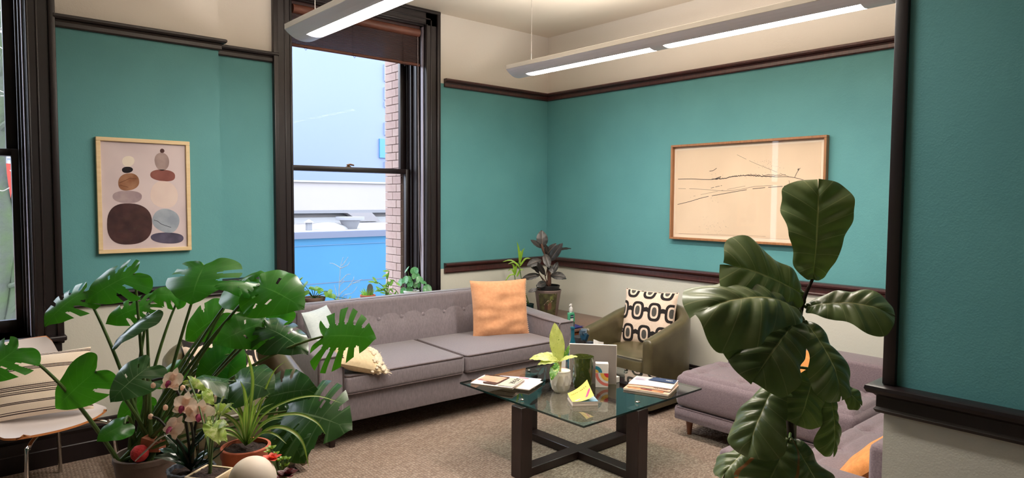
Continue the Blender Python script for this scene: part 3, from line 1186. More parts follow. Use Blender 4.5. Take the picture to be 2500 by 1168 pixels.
# ---- glass coffee table
tb = thing('coffee_table', 'square glass-topped coffee table on dark wooden cross base', 'table', (2.975, 2.78, 0))
M_TGLASS = thin_glass('green_table_glass', (0.84, 0.92, 0.90), 1.6, 1.52)
M_TGEDGE = plain('green_glass_edge', (16, 44, 42), 0.1, spec=.8)
MB().box(2.452, 3.508, 2.252, 3.302, 0.440, 0.451).build('glass_top', M_TGLASS, tb, smooth=False)
b = MB()
for a in ((2.4515, 2.4525, 2.252, 3.302), (3.5075, 3.5085, 2.252, 3.302), (2.4515, 3.5085, 2.2515, 2.2525), (2.4515, 3.5085, 3.3015, 3.3025)):
    b.box(a[0], a[1], a[2], a[3], 0.4402, 0.4508)
b.build('glass_edge', M_TGEDGE, tb, smooth=False, label='dark green polished glass edge')
LEGS = [(2.51, 2.785), (2.985, 2.33), (3.445, 2.79), (2.985, 3.245)]
for x, y in LEGS:
    MB().rbox(x - .044, x + .044, y - .044, y + .044, 0.0, 0.418, 0.004, 1).build('leg', M_DARKWOOD, tb)
    q = MB().lathe([(0.012, 0.418), (0.012, 0.440)], (x, y, 0), 14)
    q.lathe([(0.014, 0.451), (0.014, 0.454), (0.009, 0.457), (0, 0.457)], (x, y, 0), 14)
    q.build('standoff', M_CHROME, tb)
MB().rbox(2.51, 3.445, 2.745, 2.83, 0.002, 0.052, 0.004, 1).build('stretcher', M_DARKWOOD, tb)
MB().rbox(2.943, 3.027, 2.33, 3.245, 0.001, 0.051, 0.004, 1).build('stretcher', M_DARKWOOD, tb)

# ---- corner side table between sofa and tub chair
M_CHERRY = dark_wood('orange_brown_wood', (150, 86, 50), (122, 64, 36), 0.35)
M_STWOOD = dark_wood('brown_table_top', (122, 92, 78), (98, 72, 60), 0.3)
st = thing('side_table', 'brown wooden side table in the corner behind the sofa arm', 'table', (4.36, 4.28, 0))
MB().rbox(4.04, 4.68, 3.84, 4.80, 0.475, 0.50, 0.004, 2).build('table_top', M_STWOOD, st)
MB().rbox(4.055, 4.665, 3.855, 4.785, 0.40, 0.475, 0.006, 2).build('apron', M_CHERRY, st)
MB().rbox(4.07, 4.65, 3.87, 4.77, 0.15, 0.17, 0.003, 1).build('shelf', M_DARKWOOD, st)
for x in (4.085, 4.635):
    for y in (3.885, 4.755):
        MB().rbox(x - .025, x + .025, y - .025, y + .025, 0, 0.40, 0.004, 1).build('leg', M_CHERRY, st)

# ---- plant stand and low table (below the frame) that carry the foreground plants
M_OAK = dark_wood('light_oak', (176, 136, 94), (150, 112, 74), 0.5)

# ================================================================== CUSHIONS
def pillow(name, mat, label, loc, w, h, th, M, rs=1, wrinkle=0.006, piping=None, pipe_name='piping'):
    root = thing(name, label, 'cushion', loc, local=True)
    root.matrix_world = Matrix.Translation(loc) @ M
    q = rs * 13.7

    def pt(u, v, sgn, nz=True):
        X, Y = 2 * u - 1, 2 * v - 1
        pin = 0.055
        x = X * w / 2 * (1 - pin * (1 - abs(Y) ** 2.2) * abs(X) ** 3)
        y = Y * h / 2 * (1 - pin * (1 - abs(X) ** 2.2) * abs(Y) ** 3)
        f = max(0, (1 - abs(X) ** 2.6)) ** 0.55 * max(0, (1 - abs(Y) ** 2.6)) ** 0.55
        z = sgn * th / 2 * f
        wr = noise.noise(V((x * 11 + q, y * 5, sgn * 3 + q))) * 0.6 + noise.noise(V((x * 5 + q * 2, y * 16, sgn * 5))) * 0.5
        z += wr * wrinkle * (0.25 + f) * (1 if f > 0.02 else 0)
        return (x, y, z)
    n = 34
    b = MB()
    b.grid(lambda u, v: pt(u, v, 1), n, n)
    o2 = MB().grid(lambda u, v: pt(1 - u, v, -1), n, n)
    b.merge(o2)
    body = b.build('cover', mat, root, fix=False, angle=80)
    if piping is not None:
        ring = [pt(k / 20, 0, 0) for k in range(20)] + [pt(1, k / 20, 0) for k in range(20)] + [pt(1 - k / 20, 1, 0) for k in range(20)] + [pt(0, 1 - k / 20, 0) for k in range(21)]
        MB().tube(ring, 0.004, 6, False).build(pipe_name, piping, root)
    return root, pt


def frame_rows(xax, yax):
    x = V(xax).normalized()
    z = x.cross(V(yax)).normalized()
    y = z.cross(x)
    return Matrix(((x.x, y.x, z.x, 0), (x.y, y.y, z.y, 0), (x.z, y.z, z.z, 0), (0, 0, 0, 1)))


M_ORANGE = fabric('apricot_linen', (222, 164, 122), (212, 152, 110), (1, 1, 1), 40, 0.85, 0.25, 0.2)
M_ORANGE_P = plain('pale_stitching', (240, 196, 160), 0.8)
sx_ = V((0.94, -0.34, 0))
root, pt = pillow('throw_pillow', M_ORANGE, 'apricot linen throw pillow leaning at the right end of the long sofa', (3.53, 4.20, 0.685), 0.50, 0.49, 0.17, frame_rows(sx_, (0.10, 0.16, 1.0)), 1, 0.028)
bt = MB()
for k in range(30):
    p = pt(1, (k + .5) / 30, 0)
    bt.obox((p[0], p[1], p[2]), (0.011, 0.006, 0.007), r=0.002)
bt.build('edge_stitching', M_ORANGE_P, root)

# patterned cushion on the tub chairs: cream with dark loops around grey ovals
M_CREAM = fabric('cream_cotton', (236, 214, 196), (228, 204, 184), (1, 1, 1), 60, 0.9, 0.2, 0.15)
M_BLACKP = plain('printed_black', (30, 24, 24), 0.9)
M_GREYP = plain('printed_grey', (78, 76, 72), 0.9)


def print_on(root, pt, w, h, poly, mat, name, lift=0.0025, inner=None):
    """a flat printed motif that follows the cushion's front; poly in cushion metres"""
    b = MB()
    if inner is None:
        c = V((sum(p[0] for p in poly) / len(poly), sum(p[1] for p in poly) / len(poly)))
        rings = [[c + (V(p) - c) * f for p in poly] for f in (0.03, 0.35, 0.7, 1.0)]
    else:
        rings = [[V(q) + (V(p) - V(q)) * f for p, q in zip(poly, inner)] for f in (0, 0.5, 1)]
    n_ = len(poly)
    vs = []
    for rg in rings:
        for p in rg:
            u, v = min(.995, max(.005, p.x / w + .5)), min(.995, max(.005, p.y / h + .5))
            q = pt(u, v, 1)
            vs.append((q[0], q[1], q[2] + lift))
    fs = []
    for a in range(len(rings) - 1):
        for k in range(n_):
            k2 = (k + 1) % n_
            fs.append((a * n_ + k, a * n_ + k2, (a + 1) * n_ + k2, (a + 1) * n_ + k))
    b.add(vs, fs)
    return b.build(name, mat, root, fix=False)


def sqoval(cx, cy, rx, ry, n=28, p=3.0, clampw=None, clamph=None):
    out = []
    for k in range(n):
        a = 2 * math.pi * k / n
        c, s_ = math.cos(a), math.sin(a)
        x = cx + rx * math.copysign(abs(c) ** (2 / p), c)
        y = cy + ry * math.copysign(abs(s_) ** (2 / p), s_)
        if clampw:
            x = max(-clampw, min(clampw, x))
        if clamph:
            y = max(-clamph, min(clamph, y))
        out.append((x, y))
    return out


def pattern_cushion(label, loc, M, w=0.47, h=0.47):
    root, pt = pillow('patterned_cushion', M_CREAM, label, loc, w, h, 0.13, M, 3, 0.006)
    cw, chh = w / 2 * .97, h / 2 * .97
    lift = 0.002
    for row, (yy, offs) in enumerate(((0.055, (-0.225, -0.078, 0.070, 0.215)), (-0.135, (-0.150, 0.0, 0.150)), (0.235, (-0.150, 0.0, 0.15)))):
        for k, ox in enumerate(offs):
            poly = sqoval(ox, yy, 0.056, 0.076, clampw=cw, clamph=chh)
            print_on(root, pt, w, h, poly, M_BLACKP, 'printed_loop', lift)
            print_on(root, pt, w, h, sqoval(ox, yy, 0.034, 0.054, clampw=cw, clamph=chh), M_CREAM, 'printed_ring', lift + .001)
            print_on(root, pt, w, h, sqoval(ox, yy, 0.021, 0.038, p=2.4, clampw=cw, clamph=chh), M_GREYP, 'printed_oval', lift + .002)
        # bar that joins the loops
        xs = [-cw + 2 * cw * k / 24 for k in range(25)]
        bb = []
        for x in xs:
            d = min(abs(x - o) for o in offs)
            bb.append((x, yy - 0.018 * math.cos(math.pi * min(1, d / .08)) + 0.0))
        outer = [(x, min(chh, y + .018)) for x, y in bb]
        innr = [(x, max(-chh, y - .018)) for x, y in bb]
        b = MB()
        vs = []
        for P_ in (outer, innr):
            for p in P_:
                q = pt(p[0] / w + .5, p[1] / h + .5, 1)
                vs.append((q[0], q[1], q[2] + lift - .0006))
        b.add(vs, [(k, k + 1, 25 + k + 1, 25 + k) for k in range(24)])
        b.build('printed_bar', M_BLACKP, root, fix=False)
    return root


pattern_cushion('cream cushion printed with dark loops on the tub chair by the wall', (4.40, 3.335, 0.625), frame_rows((0.22, -1, 0), (0.24, 0.04, 1)))
pattern_cushion('cream cushion printed with dark loops on the chair behind the split-leaf plant', (1.29, 4.10, 0.565), frame_rows((1, 0.0, 0.0), (0.02, 0.55, 1)), 0.43, 0.36)

# striped cushion on the shell chair
t = NT('striped_cream_weave')
tc = t.n('TexCoord')
sp = t.n('SeparateXYZ')
t.l(tc.outputs['UV'], sp.inputs[0])
v = sp.outputs[1]
stripe = None
for y0, wd in ((0.055, .008), (0.085, .006), (.34, .008), (.365, .006), (.40, .008), (.425, .006), (.45, .008), (.70, .007), (.72, .006), (.74, .007), (.935, .008), (.96, .008), (.2, .007), (.22, .007)):
    m = t.math('LESS_THAN', t.math('ABSOLUTE', t.math('SUBTRACT', v, y0)), wd)
    stripe = m if stripe is None else t.math('MAXIMUM', stripe, m)
base = t.mixc(t.ramp(t.noise(t.coords('UV', (120, 160, 1)), 1.0, 2), .3, .7), lin((238, 222, 202)), lin((226, 208, 186)))
dots = t.math('MULTIPLY', t.math('LESS_THAN', t.math('ABSOLUTE', t.math('SUBTRACT', v, .41)), .075), t.math('GREATER_THAN', t.math('SINE', t.math('MULTIPLY', sp.outputs[0], 420)), 0.2))
col = t.mixc(t.math('MULTIPLY', dots, .25), base, lin((120, 100, 86)))
col = t.mixc(stripe, col, lin((72, 58, 56)))
M_STRIPE = t.done(t.principled(col, .9, 0, .2, t.bump(t.noise(t.coords('UV', (200, 200, 1)), 1, 2), .3, .003)))
fx, fy = math.cos(R(-6)), math.sin(R(-6))
pillow('striped_cushion', M_STRIPE, 'cream cushion with dark woven stripes on the shell chair', (0.395, 4.285, 0.60), 0.48, 0.35, 0.15, frame_rows((fx, fy, 0), (-fy * .5, fx * .5, 1)), 4, 0.008)

# cushions at the left end of the long sofa
M_PALEBL = fabric('pale_blue_cotton', (206, 216, 216), (190, 202, 204), (1, 8, 1), 30, .9, .2)
pillow('throw_pillow', M_PALEBL, 'pale blue-grey pillow standing at the left end of the long sofa', (2.06, 4.40, 0.645), 0.36, 0.36, 0.11, frame_rows((0.80, 0.6, 0), (-0.30, 0.28, 1)), 5, 0.006)
M_IVORY = fabric('ivory_canvas', (216, 196, 160), (204, 182, 146), (1, 1, 1), 60)
M_FLUFF = fabric('ivory_wool_loops', (240, 228, 206), (222, 206, 178), (1, 1, 1), 120)
root, pt = pillow('fringed_pillow', M_IVORY, 'ivory pillow with woolly looped edge lying on the long sofa seat', (2.075, 3.94, 0.545), 0.33, 0.32, 0.13, frame_rows((0.93, -.22, -.30), (-.28, .8, .30)), 6, 0.006)
fl = MB()
rf = random.Random(9)
for k in range(120):
    u = rf.uniform(.72, 1.0)
    vv = rf.uniform(0, 1)
    p = V(pt(u, vv, 1 if rf.random() < .75 else -1))
    rr = rf.uniform(.008, .016)
    fl.lathe([(0, -rr), (rr * .8, -rr * .5), (rr, 0), (rr * .8, rr * .5), (0, rr)], tuple(p + V((rf.uniform(0, .018), 0, .004))), 6)
fl.build('wool_loops', M_FLUFF, root, kind='stuff')
fr_ = MB()
for k in range(70):
    vv = rf.random()
    p = V(pt(1, vv, 0))
    fr_.tube([p, p + V((.018, rf.uniform(-.01, .01), rf.uniform(-.01, .01))), p + V((rf.uniform(.03, .045), rf.uniform(-.02, .02), rf.uniform(-.02, .02)))], [.003, .002, .001], 4)
fr_.build('fringe', M_FLUFF, root, kind='stuff')

# cushions on the mauve sofas
M_RUST = fabric('ochre_linen', (222, 150, 84), (206, 132, 70), (1, 1, 1), 40, .85, .25)
pillow('throw_pillow', M_RUST, 'small ochre pillow lying on the sofa section along the wall', (4.13, 2.04, 0.515), 0.40, 0.36, 0.12, frame_rows((0.15, -1, 0.02), (.8, .12, .55)), 7, .008)
pillow('throw_pillow', M_RUST, 'large ochre pillow on the near sofa below the wall end', (2.99, 1.065, 0.49), 0.46, 0.36, 0.14, frame_rows((1, 0.08, 0), (.02, -.72, .7)), 8, .010)
# ================================================================== PICTURES
M_MAPLE = plain('pale_maple', (232, 208, 164), 0.45, c2=(222, 194, 148), vs=5, vscale=(1, 1, 10))
M_OAKF = dark_wood('oak_frame', (166, 116, 74), (140, 94, 58), 0.45)
M_PGLASS = thin_glass('picture_glass', (1, 1, 1), 0.9)


def wc(name, a, b2, sc=9.0):
    return plain(name, a, 0.9, c2=b2, vs=sc)


# pebble poster on the pilaster; x along the wall, z up
px0, px1, pz0, pz1, py = 0.748, 1.277, 1.250, 1.964, YP
fr = thing('framed_poster', 'pale maple framed poster of stacked watercolour pebbles left of the tall window', 'picture', (1.0125, py, pz0))
fw = 0.024
for (a, b_, c, d) in ((px0, px1, pz0, pz0 + fw), (px0, px1, pz1 - fw, pz1), (px0, px0 + fw, pz0 + fw, pz1 - fw), (px1 - fw, px1, pz0 + fw, pz1 - fw)):
    MB().rbox(a, b_, py - 0.032, py - 0.002, c, d, 0.002, 1).build('frame_rail', M_MAPLE, fr)
paper = MB().box(px0 + .01, px1 - .01, py - 0.016, py - 0.004, pz0 + .01, pz1 - .01).build('print', wc('blush_paper', (226, 210, 212), (212, 196, 200), 5), fr, smooth=False)
IW, IH = 1022.0, 1168.0
# corners of the print in the survey picture -> bilinear map
qa = [(52, 48), (886, 98), (902, 1068), (76, 1094)]


def pst(cx, cy):
    # invert a bilinear quad by two Newton-ish steps
    u, v = .5, .5
    for _ in range(12):
        X = (1 - v) * ((1 - u) * qa[0][0] + u * qa[1][0]) + v * ((1 - u) * qa[3][0] + u * qa[2][0])
        Y = (1 - v) * ((1 - u) * qa[0][1] + u * qa[1][1]) + v * ((1 - u) * qa[3][1] + u * qa[2][1])
        u += (cx - X) / 840.0
        v += (cy - Y) / 1010.0
    return px0 + u * (px1 - px0), pz1 - v * (pz1 - pz0)


PEB = [((330, 268), 54, 47, 0, 2, 'cream', (246, 236, 222), (240, 228, 214)),
       ((322, 344), 49, 27, -4, 2.1, 'ink', (34, 28, 34), (26, 22, 28)),
       ((333, 452), 91, 76, -6, 2.3, 'amber', (176, 132, 104), (140, 94, 68)),
       ((323, 585), 130, 54, 2, 2.3, 'mauve', (158, 136, 144), (188, 170, 172)),
       ((340, 828), 190, 190, 0, 2.5, 'umber', (58, 36, 40), (82, 54, 54)),
       ((633, 177), 20, 20, 0, 2, 'brown', (92, 60, 58), (78, 48, 48)),
       ((630, 272), 68, 78, -8, 2.1, 'smoke', (182, 160, 156), (156, 134, 132)),
       ((640, 396), 118, 49, 5, 2.4, 'russet', (150, 94, 86), (124, 70, 66)),
       ((650, 568), 126, 120, 10, 2.2, 'blush', (236, 216, 208), (230, 208, 202)),
       ((668, 802), 122, 106, 24, 2.3, 'frost', (176, 186, 198), (150, 160, 176)),
       ((680, 957), 156, 48, 2, 2.3, 'indigo', (66, 60, 80), (96, 90, 114))]
for (c, rx, ry, rot, pw, nm, c1, c2) in PEB:
    poly = []
    for k in range(40):
        a = 2 * math.pi * k / 40
        ca, sa = math.cos(a), math.sin(a)
        x = rx * math.copysign(abs(ca) ** (2 / pw), ca)
        y = ry * math.copysign(abs(sa) ** (2 / pw), sa)
        wob = 1 + .03 * math.sin(2 * a + rx) + .02 * math.sin(3 * a + ry)
        x, y = x * wob, y * wob
        cr, sr = math.cos(R(rot)), math.sin(R(rot))
        poly.append(pst(c[0] + x * cr - y * sr, c[1] + x * sr + y * cr))
    b = MB().prism(poly, lambda x, z: (x, py - .0166, z), lambda x, z: (x, py - .0156, z))
    b.build('pebble_print', wc('watercolour_' + nm, c1, c2, 14), paper, smooth=False)
for pts in ([(250, 462), (300, 440), (345, 418), (400, 425)], [(255, 480), (300, 490), (330, 500)]):
    q = [pst(*p) for p in pts]
    MB().tube([(x, py - .0168, z) for x, z in q], .0012, 5).build('vein_print', wc('wc_vein_brown', (110, 66, 44), (110, 66, 44)), paper)
q = [pst(*p) for p in [(556, 795), (590, 805), (620, 830), (660, 845), (712, 862)]]
MB().tube([(x, py - .0168, z) for x, z in q], .0016, 5).build('vein_print', wc('wc_vein_grey', (84, 88, 100), (84, 88, 100)), paper)
MB().box(px0 + .02, px1 - .02, py - .0215, py - .0195, pz0 + .02, pz1 - .02).build('glazing', M_PGLASS, fr, smooth=False)

# etching on the right wall; y along the wall (left in the photo is +y)
ey0, ey1, ez0, ez1, ex = 2.055, 3.345, 1.272, 2.058, XW
fr = thing('framed_etching', 'wide oak-framed abstract line etching on the right wall', 'picture', (ex, 2.7, ez0))
fw = 0.018
for (a, b_, c, d) in ((ey0, ey1, ez0, ez0 + fw), (ey0, ey1, ez1 - fw, ez1), (ey0, ey0 + fw, ez0 + fw, ez1 - fw), (ey1 - fw, ey1, ez0 + fw, ez1 - fw)):
    MB().rbox(ex - 0.045, ex - 0.002, a, b_, c, d, 0.002, 1).build('frame_rail', M_OAKF, fr)
MB().box(ex - .012, ex - .004, ey0 + .01, ey1 - .01, ez0 + .01, ez1 - .01).build('backing', plain('ivory_mount', (238, 220, 198), .9), fr, smooth=False)
pap = MB().box(ex - .0135, ex - .0118, ey0 + .05, ey1 - .036, ez0 + .045, ez1 - .045).build('print', wc('cream_etching_paper', (232, 208, 180), (224, 200, 172), 3), fr, smooth=False)
M_INK = plain('etching_ink', (70, 60, 60), .9)
M_INK2 = plain('etching_ink_soft', (150, 132, 118), .9)
qe = [(95, 178), (1510, 72), (1500, 1130), (75, 1030)]


def est(cx, cy):
    u, v = .5, .5
    for _ in range(14):
        X = (1 - v) * ((1 - u) * qe[0][0] + u * qe[1][0]) + v * ((1 - u) * qe[3][0] + u * qe[2][0])
        Y = (1 - v) * ((1 - u) * qe[0][1] + u * qe[1][1]) + v * ((1 - u) * qe[3][1] + u * qe[2][1])
        u += (cx - X) / 1420.0
        v += (cy - Y) / 950.0
    # perspective along the wall: nearer end is larger
    uu = u * 0.83 / (0.83 + (1 - u) * 0.17 - 0.0) if False else u + 0.085 * u * (1 - u)
    return ey1 - uu * (ey1 - ey0), ez1 - v * (ez1 - ez0)


re_ = random.Random(4)


def ink(pts, r, m, broken=0.0, jit=0.0):
    P_ = [est(*p) for p in pts]
    C = crom([(0, a, b_) for a, b_ in P_], 10)
    seg = []
    for k, p in enumerate(C):
        if broken and re_.random() < broken:
            if len(seg) > 1:
                MB().tube(seg, r, 4).build('etched_line', m, pap)
            seg = []
            continue
        seg.append((ex - .0137, p.y + re_.uniform(-jit, jit), p.z + re_.uniform(-jit, jit)))
    if len(seg) > 1:
        MB().tube(seg, r, 4).build('etched_line', m, pap)


ink([(145, 484), (280, 482), (400, 486), (480, 486), (560, 474)], .0022, M_INK)
ink([(480, 486), (600, 474), (680, 458), (780, 450), (880, 452), (960, 456), (1060, 460)], .0030, M_INK, 0, .003)
ink([(650, 462), (760, 446), (850, 442), (950, 446), (1150, 448)], .0024, M_INK2, .1, .006)
ink([(1060, 462), (1180, 462), (1260, 478), (1310, 494)], .0018, M_INK)
ink([(140, 716), (260, 690), (400, 652), (560, 624), (720, 596), (860, 574), (1000, 560), (1140, 550)], .0020, M_INK, .05)
ink([(148, 570), (330, 574), (480, 584), (620, 592), (760, 576), (880, 552), (1040, 542)], .0015, M_INK2, .04)
ink([(300, 640), (480, 606), (660, 572), (850, 536)], .0012, M_INK2, .25)
ink([(700, 250), (840, 318), (960, 370), (1080, 420), (1180, 460)], .0013, M_INK2, .15)
ink([(1230, 466), (1250, 420), (1276, 380)], .0018, M_INK)
ink([(1256, 400), (1262, 384)], .003, M_INK)
ink([(1140, 552), (1180, 540), (1240, 546)], .004, M_INK)
ink([(1190, 540), (1180, 496)], .0018, M_INK2)
ink([(455, 410), (490, 404), (524, 382)], .0020, M_INK)
ink([(505, 482), (565, 460)], .003, M_INK)
ink([(470, 566), (530, 552), (586, 540)], .0016, M_INK, .15)
ink([(150, 985), (300, 990), (430, 994), (700, 1008), (980, 1020)], .0009, M_INK2)
dots = MB()
for k in range(150):
    g = re_.random()
    if g < .45:
        c = (re_.gauss(500, 70), re_.gauss(940, 45))
    elif g < .8:
        c = (re_.gauss(1000, 60), re_.gauss(350, 40))
    else:
        c = (re_.choice([518, 524, 585, 480, 800, 280]) + re_.gauss(0, 6), re_.choice([660, 684, 690, 440, 470]) + re_.gauss(0, 5))
    a, z_ = est(*c)
    if ey0 + .06 < a < ey1 - .06 and ez0 + .06 < z_ < ez1 - .06:
        s_ = re_.uniform(.0006, .0016)
        dots.box(ex - .0139, ex - .0130, a - s_ * 1.4, a + s_ * 1.4, z_ - s_, z_ + s_)
dots.build('ink_specks', M_INK2, pap, smooth=False, kind='stuff')
MB().box(ex - .030, ex - .028, ey0 + .014, ey1 - .014, ez0 + .014, ez1 - .014).build('glazing', M_PGLASS, fr, smooth=False)

# ================================================================== COFFEE TABLE ITEMS
ZT = 0.4515
M_PAGE = plain('page_edges', (232, 220, 206), .85, c2=(214, 198, 184), vs=3, vscale=(1, 1, 300))
FONT = None


def text_part(body, size, M, mat, parent, name='lettering', ext=0.0002):
    cu = bpy.data.curves.new(name, 'FONT')
    cu.body = body
    cu.size = size
    cu.extrude = ext
    cu.align_x = 'CENTER'
    cu.align_y = 'CENTER'
    ob = bpy.data.objects.new(name + '_tmp', cu)
    COL.objects.link(ob)
    dg = bpy.context.evaluated_depsgraph_get()
    me = bpy.data.meshes.new_from_object(ob.evaluated_get(dg))
    bpy.data.objects.remove(ob)
    me.transform(M)
    me.materials.clear()
    me.materials.append(mat)
    o = bpy.data.objects.new(name, me)
    COL.objects.link(o)
    o.parent = parent
    if parent.name in WORLDP:
        o.matrix_parent_inverse = WORLDP[parent.name]
    return o


def magazine(label, c, ang, w, h, z0, th, cover, group='magazines on the coffee table'):
    """local x to the right of the cover, y towards its head"""
    root = thing('magazine', label, 'magazine', (c[0], c[1], z0), R(ang), group, local=True)
    MB().rbox(-w / 2, w / 2, -h / 2, h / 2, 0.0004, th - .0006, min(.002, th * .3), 2).build('pages', M_PAGE, root)
    cv = MB()
    cv.grid(lambda u, v: ((u - .5) * (w + .001), (v - .5) * (h + .001), th + .0009 * math.sin(math.pi * u) + .0016 * math.sin(3.1 * u + 4 * v)), 10, 12)
    for k in range(10):
        pass
    c_ = cv.build('cover', cover, root, fix=False)
    return root, c_


def flat(parent, z, poly, mat, name='printed_shape'):
    n = len(poly)
    MB().add([(p[0], p[1], z) for p in poly], [tuple(range(n))]).build(name, mat, parent, fix=False, smooth=False)


M_CVW = plain('cover_white', (238, 228, 230), .35, c2=(226, 214, 216), vs=9)
M_CVP = plain('cover_skin_tone', (216, 178, 152), .35, c2=(196, 150, 124), vs=10)
M_CVD = plain('cover_dark_photo', (92, 62, 56), .35, c2=(70, 46, 46), vs=14)
M_CVR = plain('cover_rose', (206, 120, 128), .35)
M_CVG = plain('cover_grey_green', (196, 190, 172), .35, c2=(208, 200, 186), vs=10)
M_CVB = plain('cover_sky', (176, 196, 226), .35, c2=(214, 206, 226), vs=12)
M_TXT = plain('black_ink', (32, 28, 30), .5)
M_TXTW = plain('white_ink', (240, 238, 236), .5)
u1 = V((-0.897, -0.443))
ang1 = math.degrees(math.atan2(u1.y, u1.x))
cen = V((2.545, 2.915)) + V((-0.443, 0.897)) * .135 + V((.897, .443)) * .105
cen2 = V((2.70, 3.04))
r_, c_ = magazine('pale blue magazine lowest in the left stack, sticking out to the right', (cen2.x + .02, cen2.y + .03), ang1 + 8, .21, .275, ZT, .006, M_CVB)
flat(c_, .0075, [(-.10, -.02), (-.02, -.03), (-.03, .05), (-.09, .06)], M_CVR)
flat(c_, .0076, [(-.09, .07), (.05, .08), (.04, .125), (-.09, .12)], M_CVW)
r_, c_ = magazine('cream magazine in the middle of the left stack', (cen2.x - .022, cen2.y - .012), ang1 - 3, .208, .272, ZT + .0085, .006, M_CVW)
r_, c_ = magazine('white magazine second from the top of the left stack', (cen.x + .006, cen.y + .006), ang1 + 1.5, .208, .272, ZT + .017, .006, M_CVW)
r_, c_ = magazine('white-bordered magazine with peach cover photo on top of the left stack', (cen.x, cen.y), ang1, .21, .272, ZT + .0255, .006, M_CVW)
zc = .0092
flat(c_, zc, [(-.095, -.115), (.03, -.13), (.045, .02), (-.095, .03)], M_CVP)
flat(c_, zc + .0003, [(-.095, -.1), (-.055, -.11), (-.06, .02), (-.095, .025)], M_CVP)
flat(c_, zc + .0002, [(.06, -.075), (.085, -.06), (.09, .02), (.05, .03), (.04, -.03)], M_CVD)
flat(c_, zc + .0003, [(-.095, .03), (.05, .015), (.06, .028), (-.095, .042)], M_CVD)
flat(c_, zc + .0003, [(-.10, -.128), (-.08, -.13), (-.085, .03), (-.10, .03)], M_CVD)
flat(c_, zc, [(-.098, .045), (.09, .035), (.09, .13), (-.098, .132)], M_CVG)
flat(c_, zc + .0004, [(.01, -.115), (.035, -.12), (.03, -.09), (.012, -.09)], M_CVR)
text_part('AFAR', .052, Matrix.Translation((.0 - .03, .098, zc + .0008)), M_TXT, c_)
text_part('the travel issue', .010, Matrix.Translation((-.02, .062, zc + .0008)), M_TXT, c_) if False else None

# right stack
v1, v2, v3 = V((3.097, 2.525)), V((3.197, 2.257)), V((3.445, 2.35))
e = (v2 - v1).normalized()
angr = math.degrees(math.atan2(e.y, e.x))
cc = (v1 + v3) / 2
M_CVO = plain('cover_food_photo', (226, 176, 122), .35, c2=(170, 92, 66), vs=16)
M_CVPe = plain('cover_peach', (238, 182, 150), .35, c2=(232, 196, 172), vs=8)
M_NAVY = plain('cover_navy', (40, 52, 84), .35, c2=(58, 78, 116), vs=12)
z = ZT
r_, c_ = magazine('food magazine with amber photo at the bottom of the right stack', (cc.x - .010, cc.y + .006), angr + 0, .275, .235, z, .012, M_CVPe)
flat(c_, .0155, [(-.115, -.10), (.10, -.105), (.10, -.055), (-.115, -.05)], M_CVO)
flat(c_, .0157, [(-.04, -.095), (.03, -.10), (.03, -.06), (-.04, -.06)], plain('cover_plum', (130, 62, 56), .35))
r_, c_ = magazine('peach magazine with dark title in the middle of the right stack', (cc.x + .018, cc.y + .016), angr + 1.5, .262, .215, z + .0150, .005, M_CVPe)
text_part('NATURE', .022, Matrix.Translation((.07, -.088, .0085)), M_TXT, c_)
r_, c_ = magazine('white magazine with navy band and small white title on the right stack', (cc.x + .038, cc.y + .026), angr + 3, .262, .205, z + .0225, .005, M_CVW)
flat(c_, .0084, [(-.04, .02), (.125, .005), (.126, .095), (-.02, .098)], M_NAVY)
text_part('eggs', .026, Matrix.Translation((.085, .06, .0092)), M_TXTW, c_)
for k in range(7):
    flat(c_, .0084, [(-.12, .085 - .014 * k), (-.05 - .006 * (k % 3), .085 - .014 * k), (-.05 - .006 * (k % 3), .081 - .014 * k), (-.12, .081 - .014 * k)], plain('cover_blue_text', (120, 126, 170), .5) if k == 0 else bpy.data.materials['cover_blue_text'], 'printed_line')

# small yellow notepad with a curling cover, on a pale booklet
w1, w2 = V((2.632, 2.501)), V((2.751, 2.421))
e = (w2 - w1).normalized()
nrm = V((-e.y, e.x))
angb = math.degrees(math.atan2(e.y, e.x))
cb = (w1 + w2) / 2 + nrm * .07
M_LBL = plain('booklet_pale_blue', (206, 222, 226), .4, c2=(120, 170, 200), vs=10)
M_YEL = plain('cover_yellow', (244, 210, 92), .45, c2=(248, 222, 120), vs=8)
M_PINK = plain('cover_magenta', (206, 74, 132), .45)
bk_ = thing('booklet', 'thick small booklet with curling yellow cover at the front of the coffee table', 'booklet', (cb.x, cb.y, ZT), R(angb), local=True)
MB().rbox(-.073, .073, -.068, .068, 0, .012, .002, 1).build('pages', M_PAGE, bk_)
MB().rbox(-.071, .073, -.067, .069, .0125, .027, .002, 1).build('pages', M_PAGE, bk_)
MB().box(-.0715, .0735, -.0675, .0695, .027, .0276).build('title_page', M_LBL, bk_, smooth=False)


def curl(u, v):
    # hinged on the left edge, lifting towards the far right corner
    k = max(0.0, (u * .75 + v * .45) - .15)
    x = -.0725 + .135 * u * (1 - .16 * k)
    y = -.067 + .135 * v * (1 - .05 * k)
    return (x, y, .0282 + .080 * k ** 1.8)


cv = MB().grid(curl, 16, 16).build('cover', M_YEL, bk_, fix=False, label='curling yellow cover')


def on_curl(u, v, dz=.0006):
    p = curl(u, v)
    return (p[0] - .0003, p[1] - .0004, p[2] + dz)


for poly, m in (([(.62, .18), (.72, .16), (.95, .42), (.97, .55), (.86, .50)], M_PINK), ([(.1, .06), (.22, .08), (.42, .20), (.36, .24), (.16, .16)], plain('cover_lilac', (200, 170, 190), .5))):
    MB().add([on_curl(*p) for p in poly], [tuple(range(len(poly)))]).build('printed_shape', m, cv, fix=False, smooth=False)
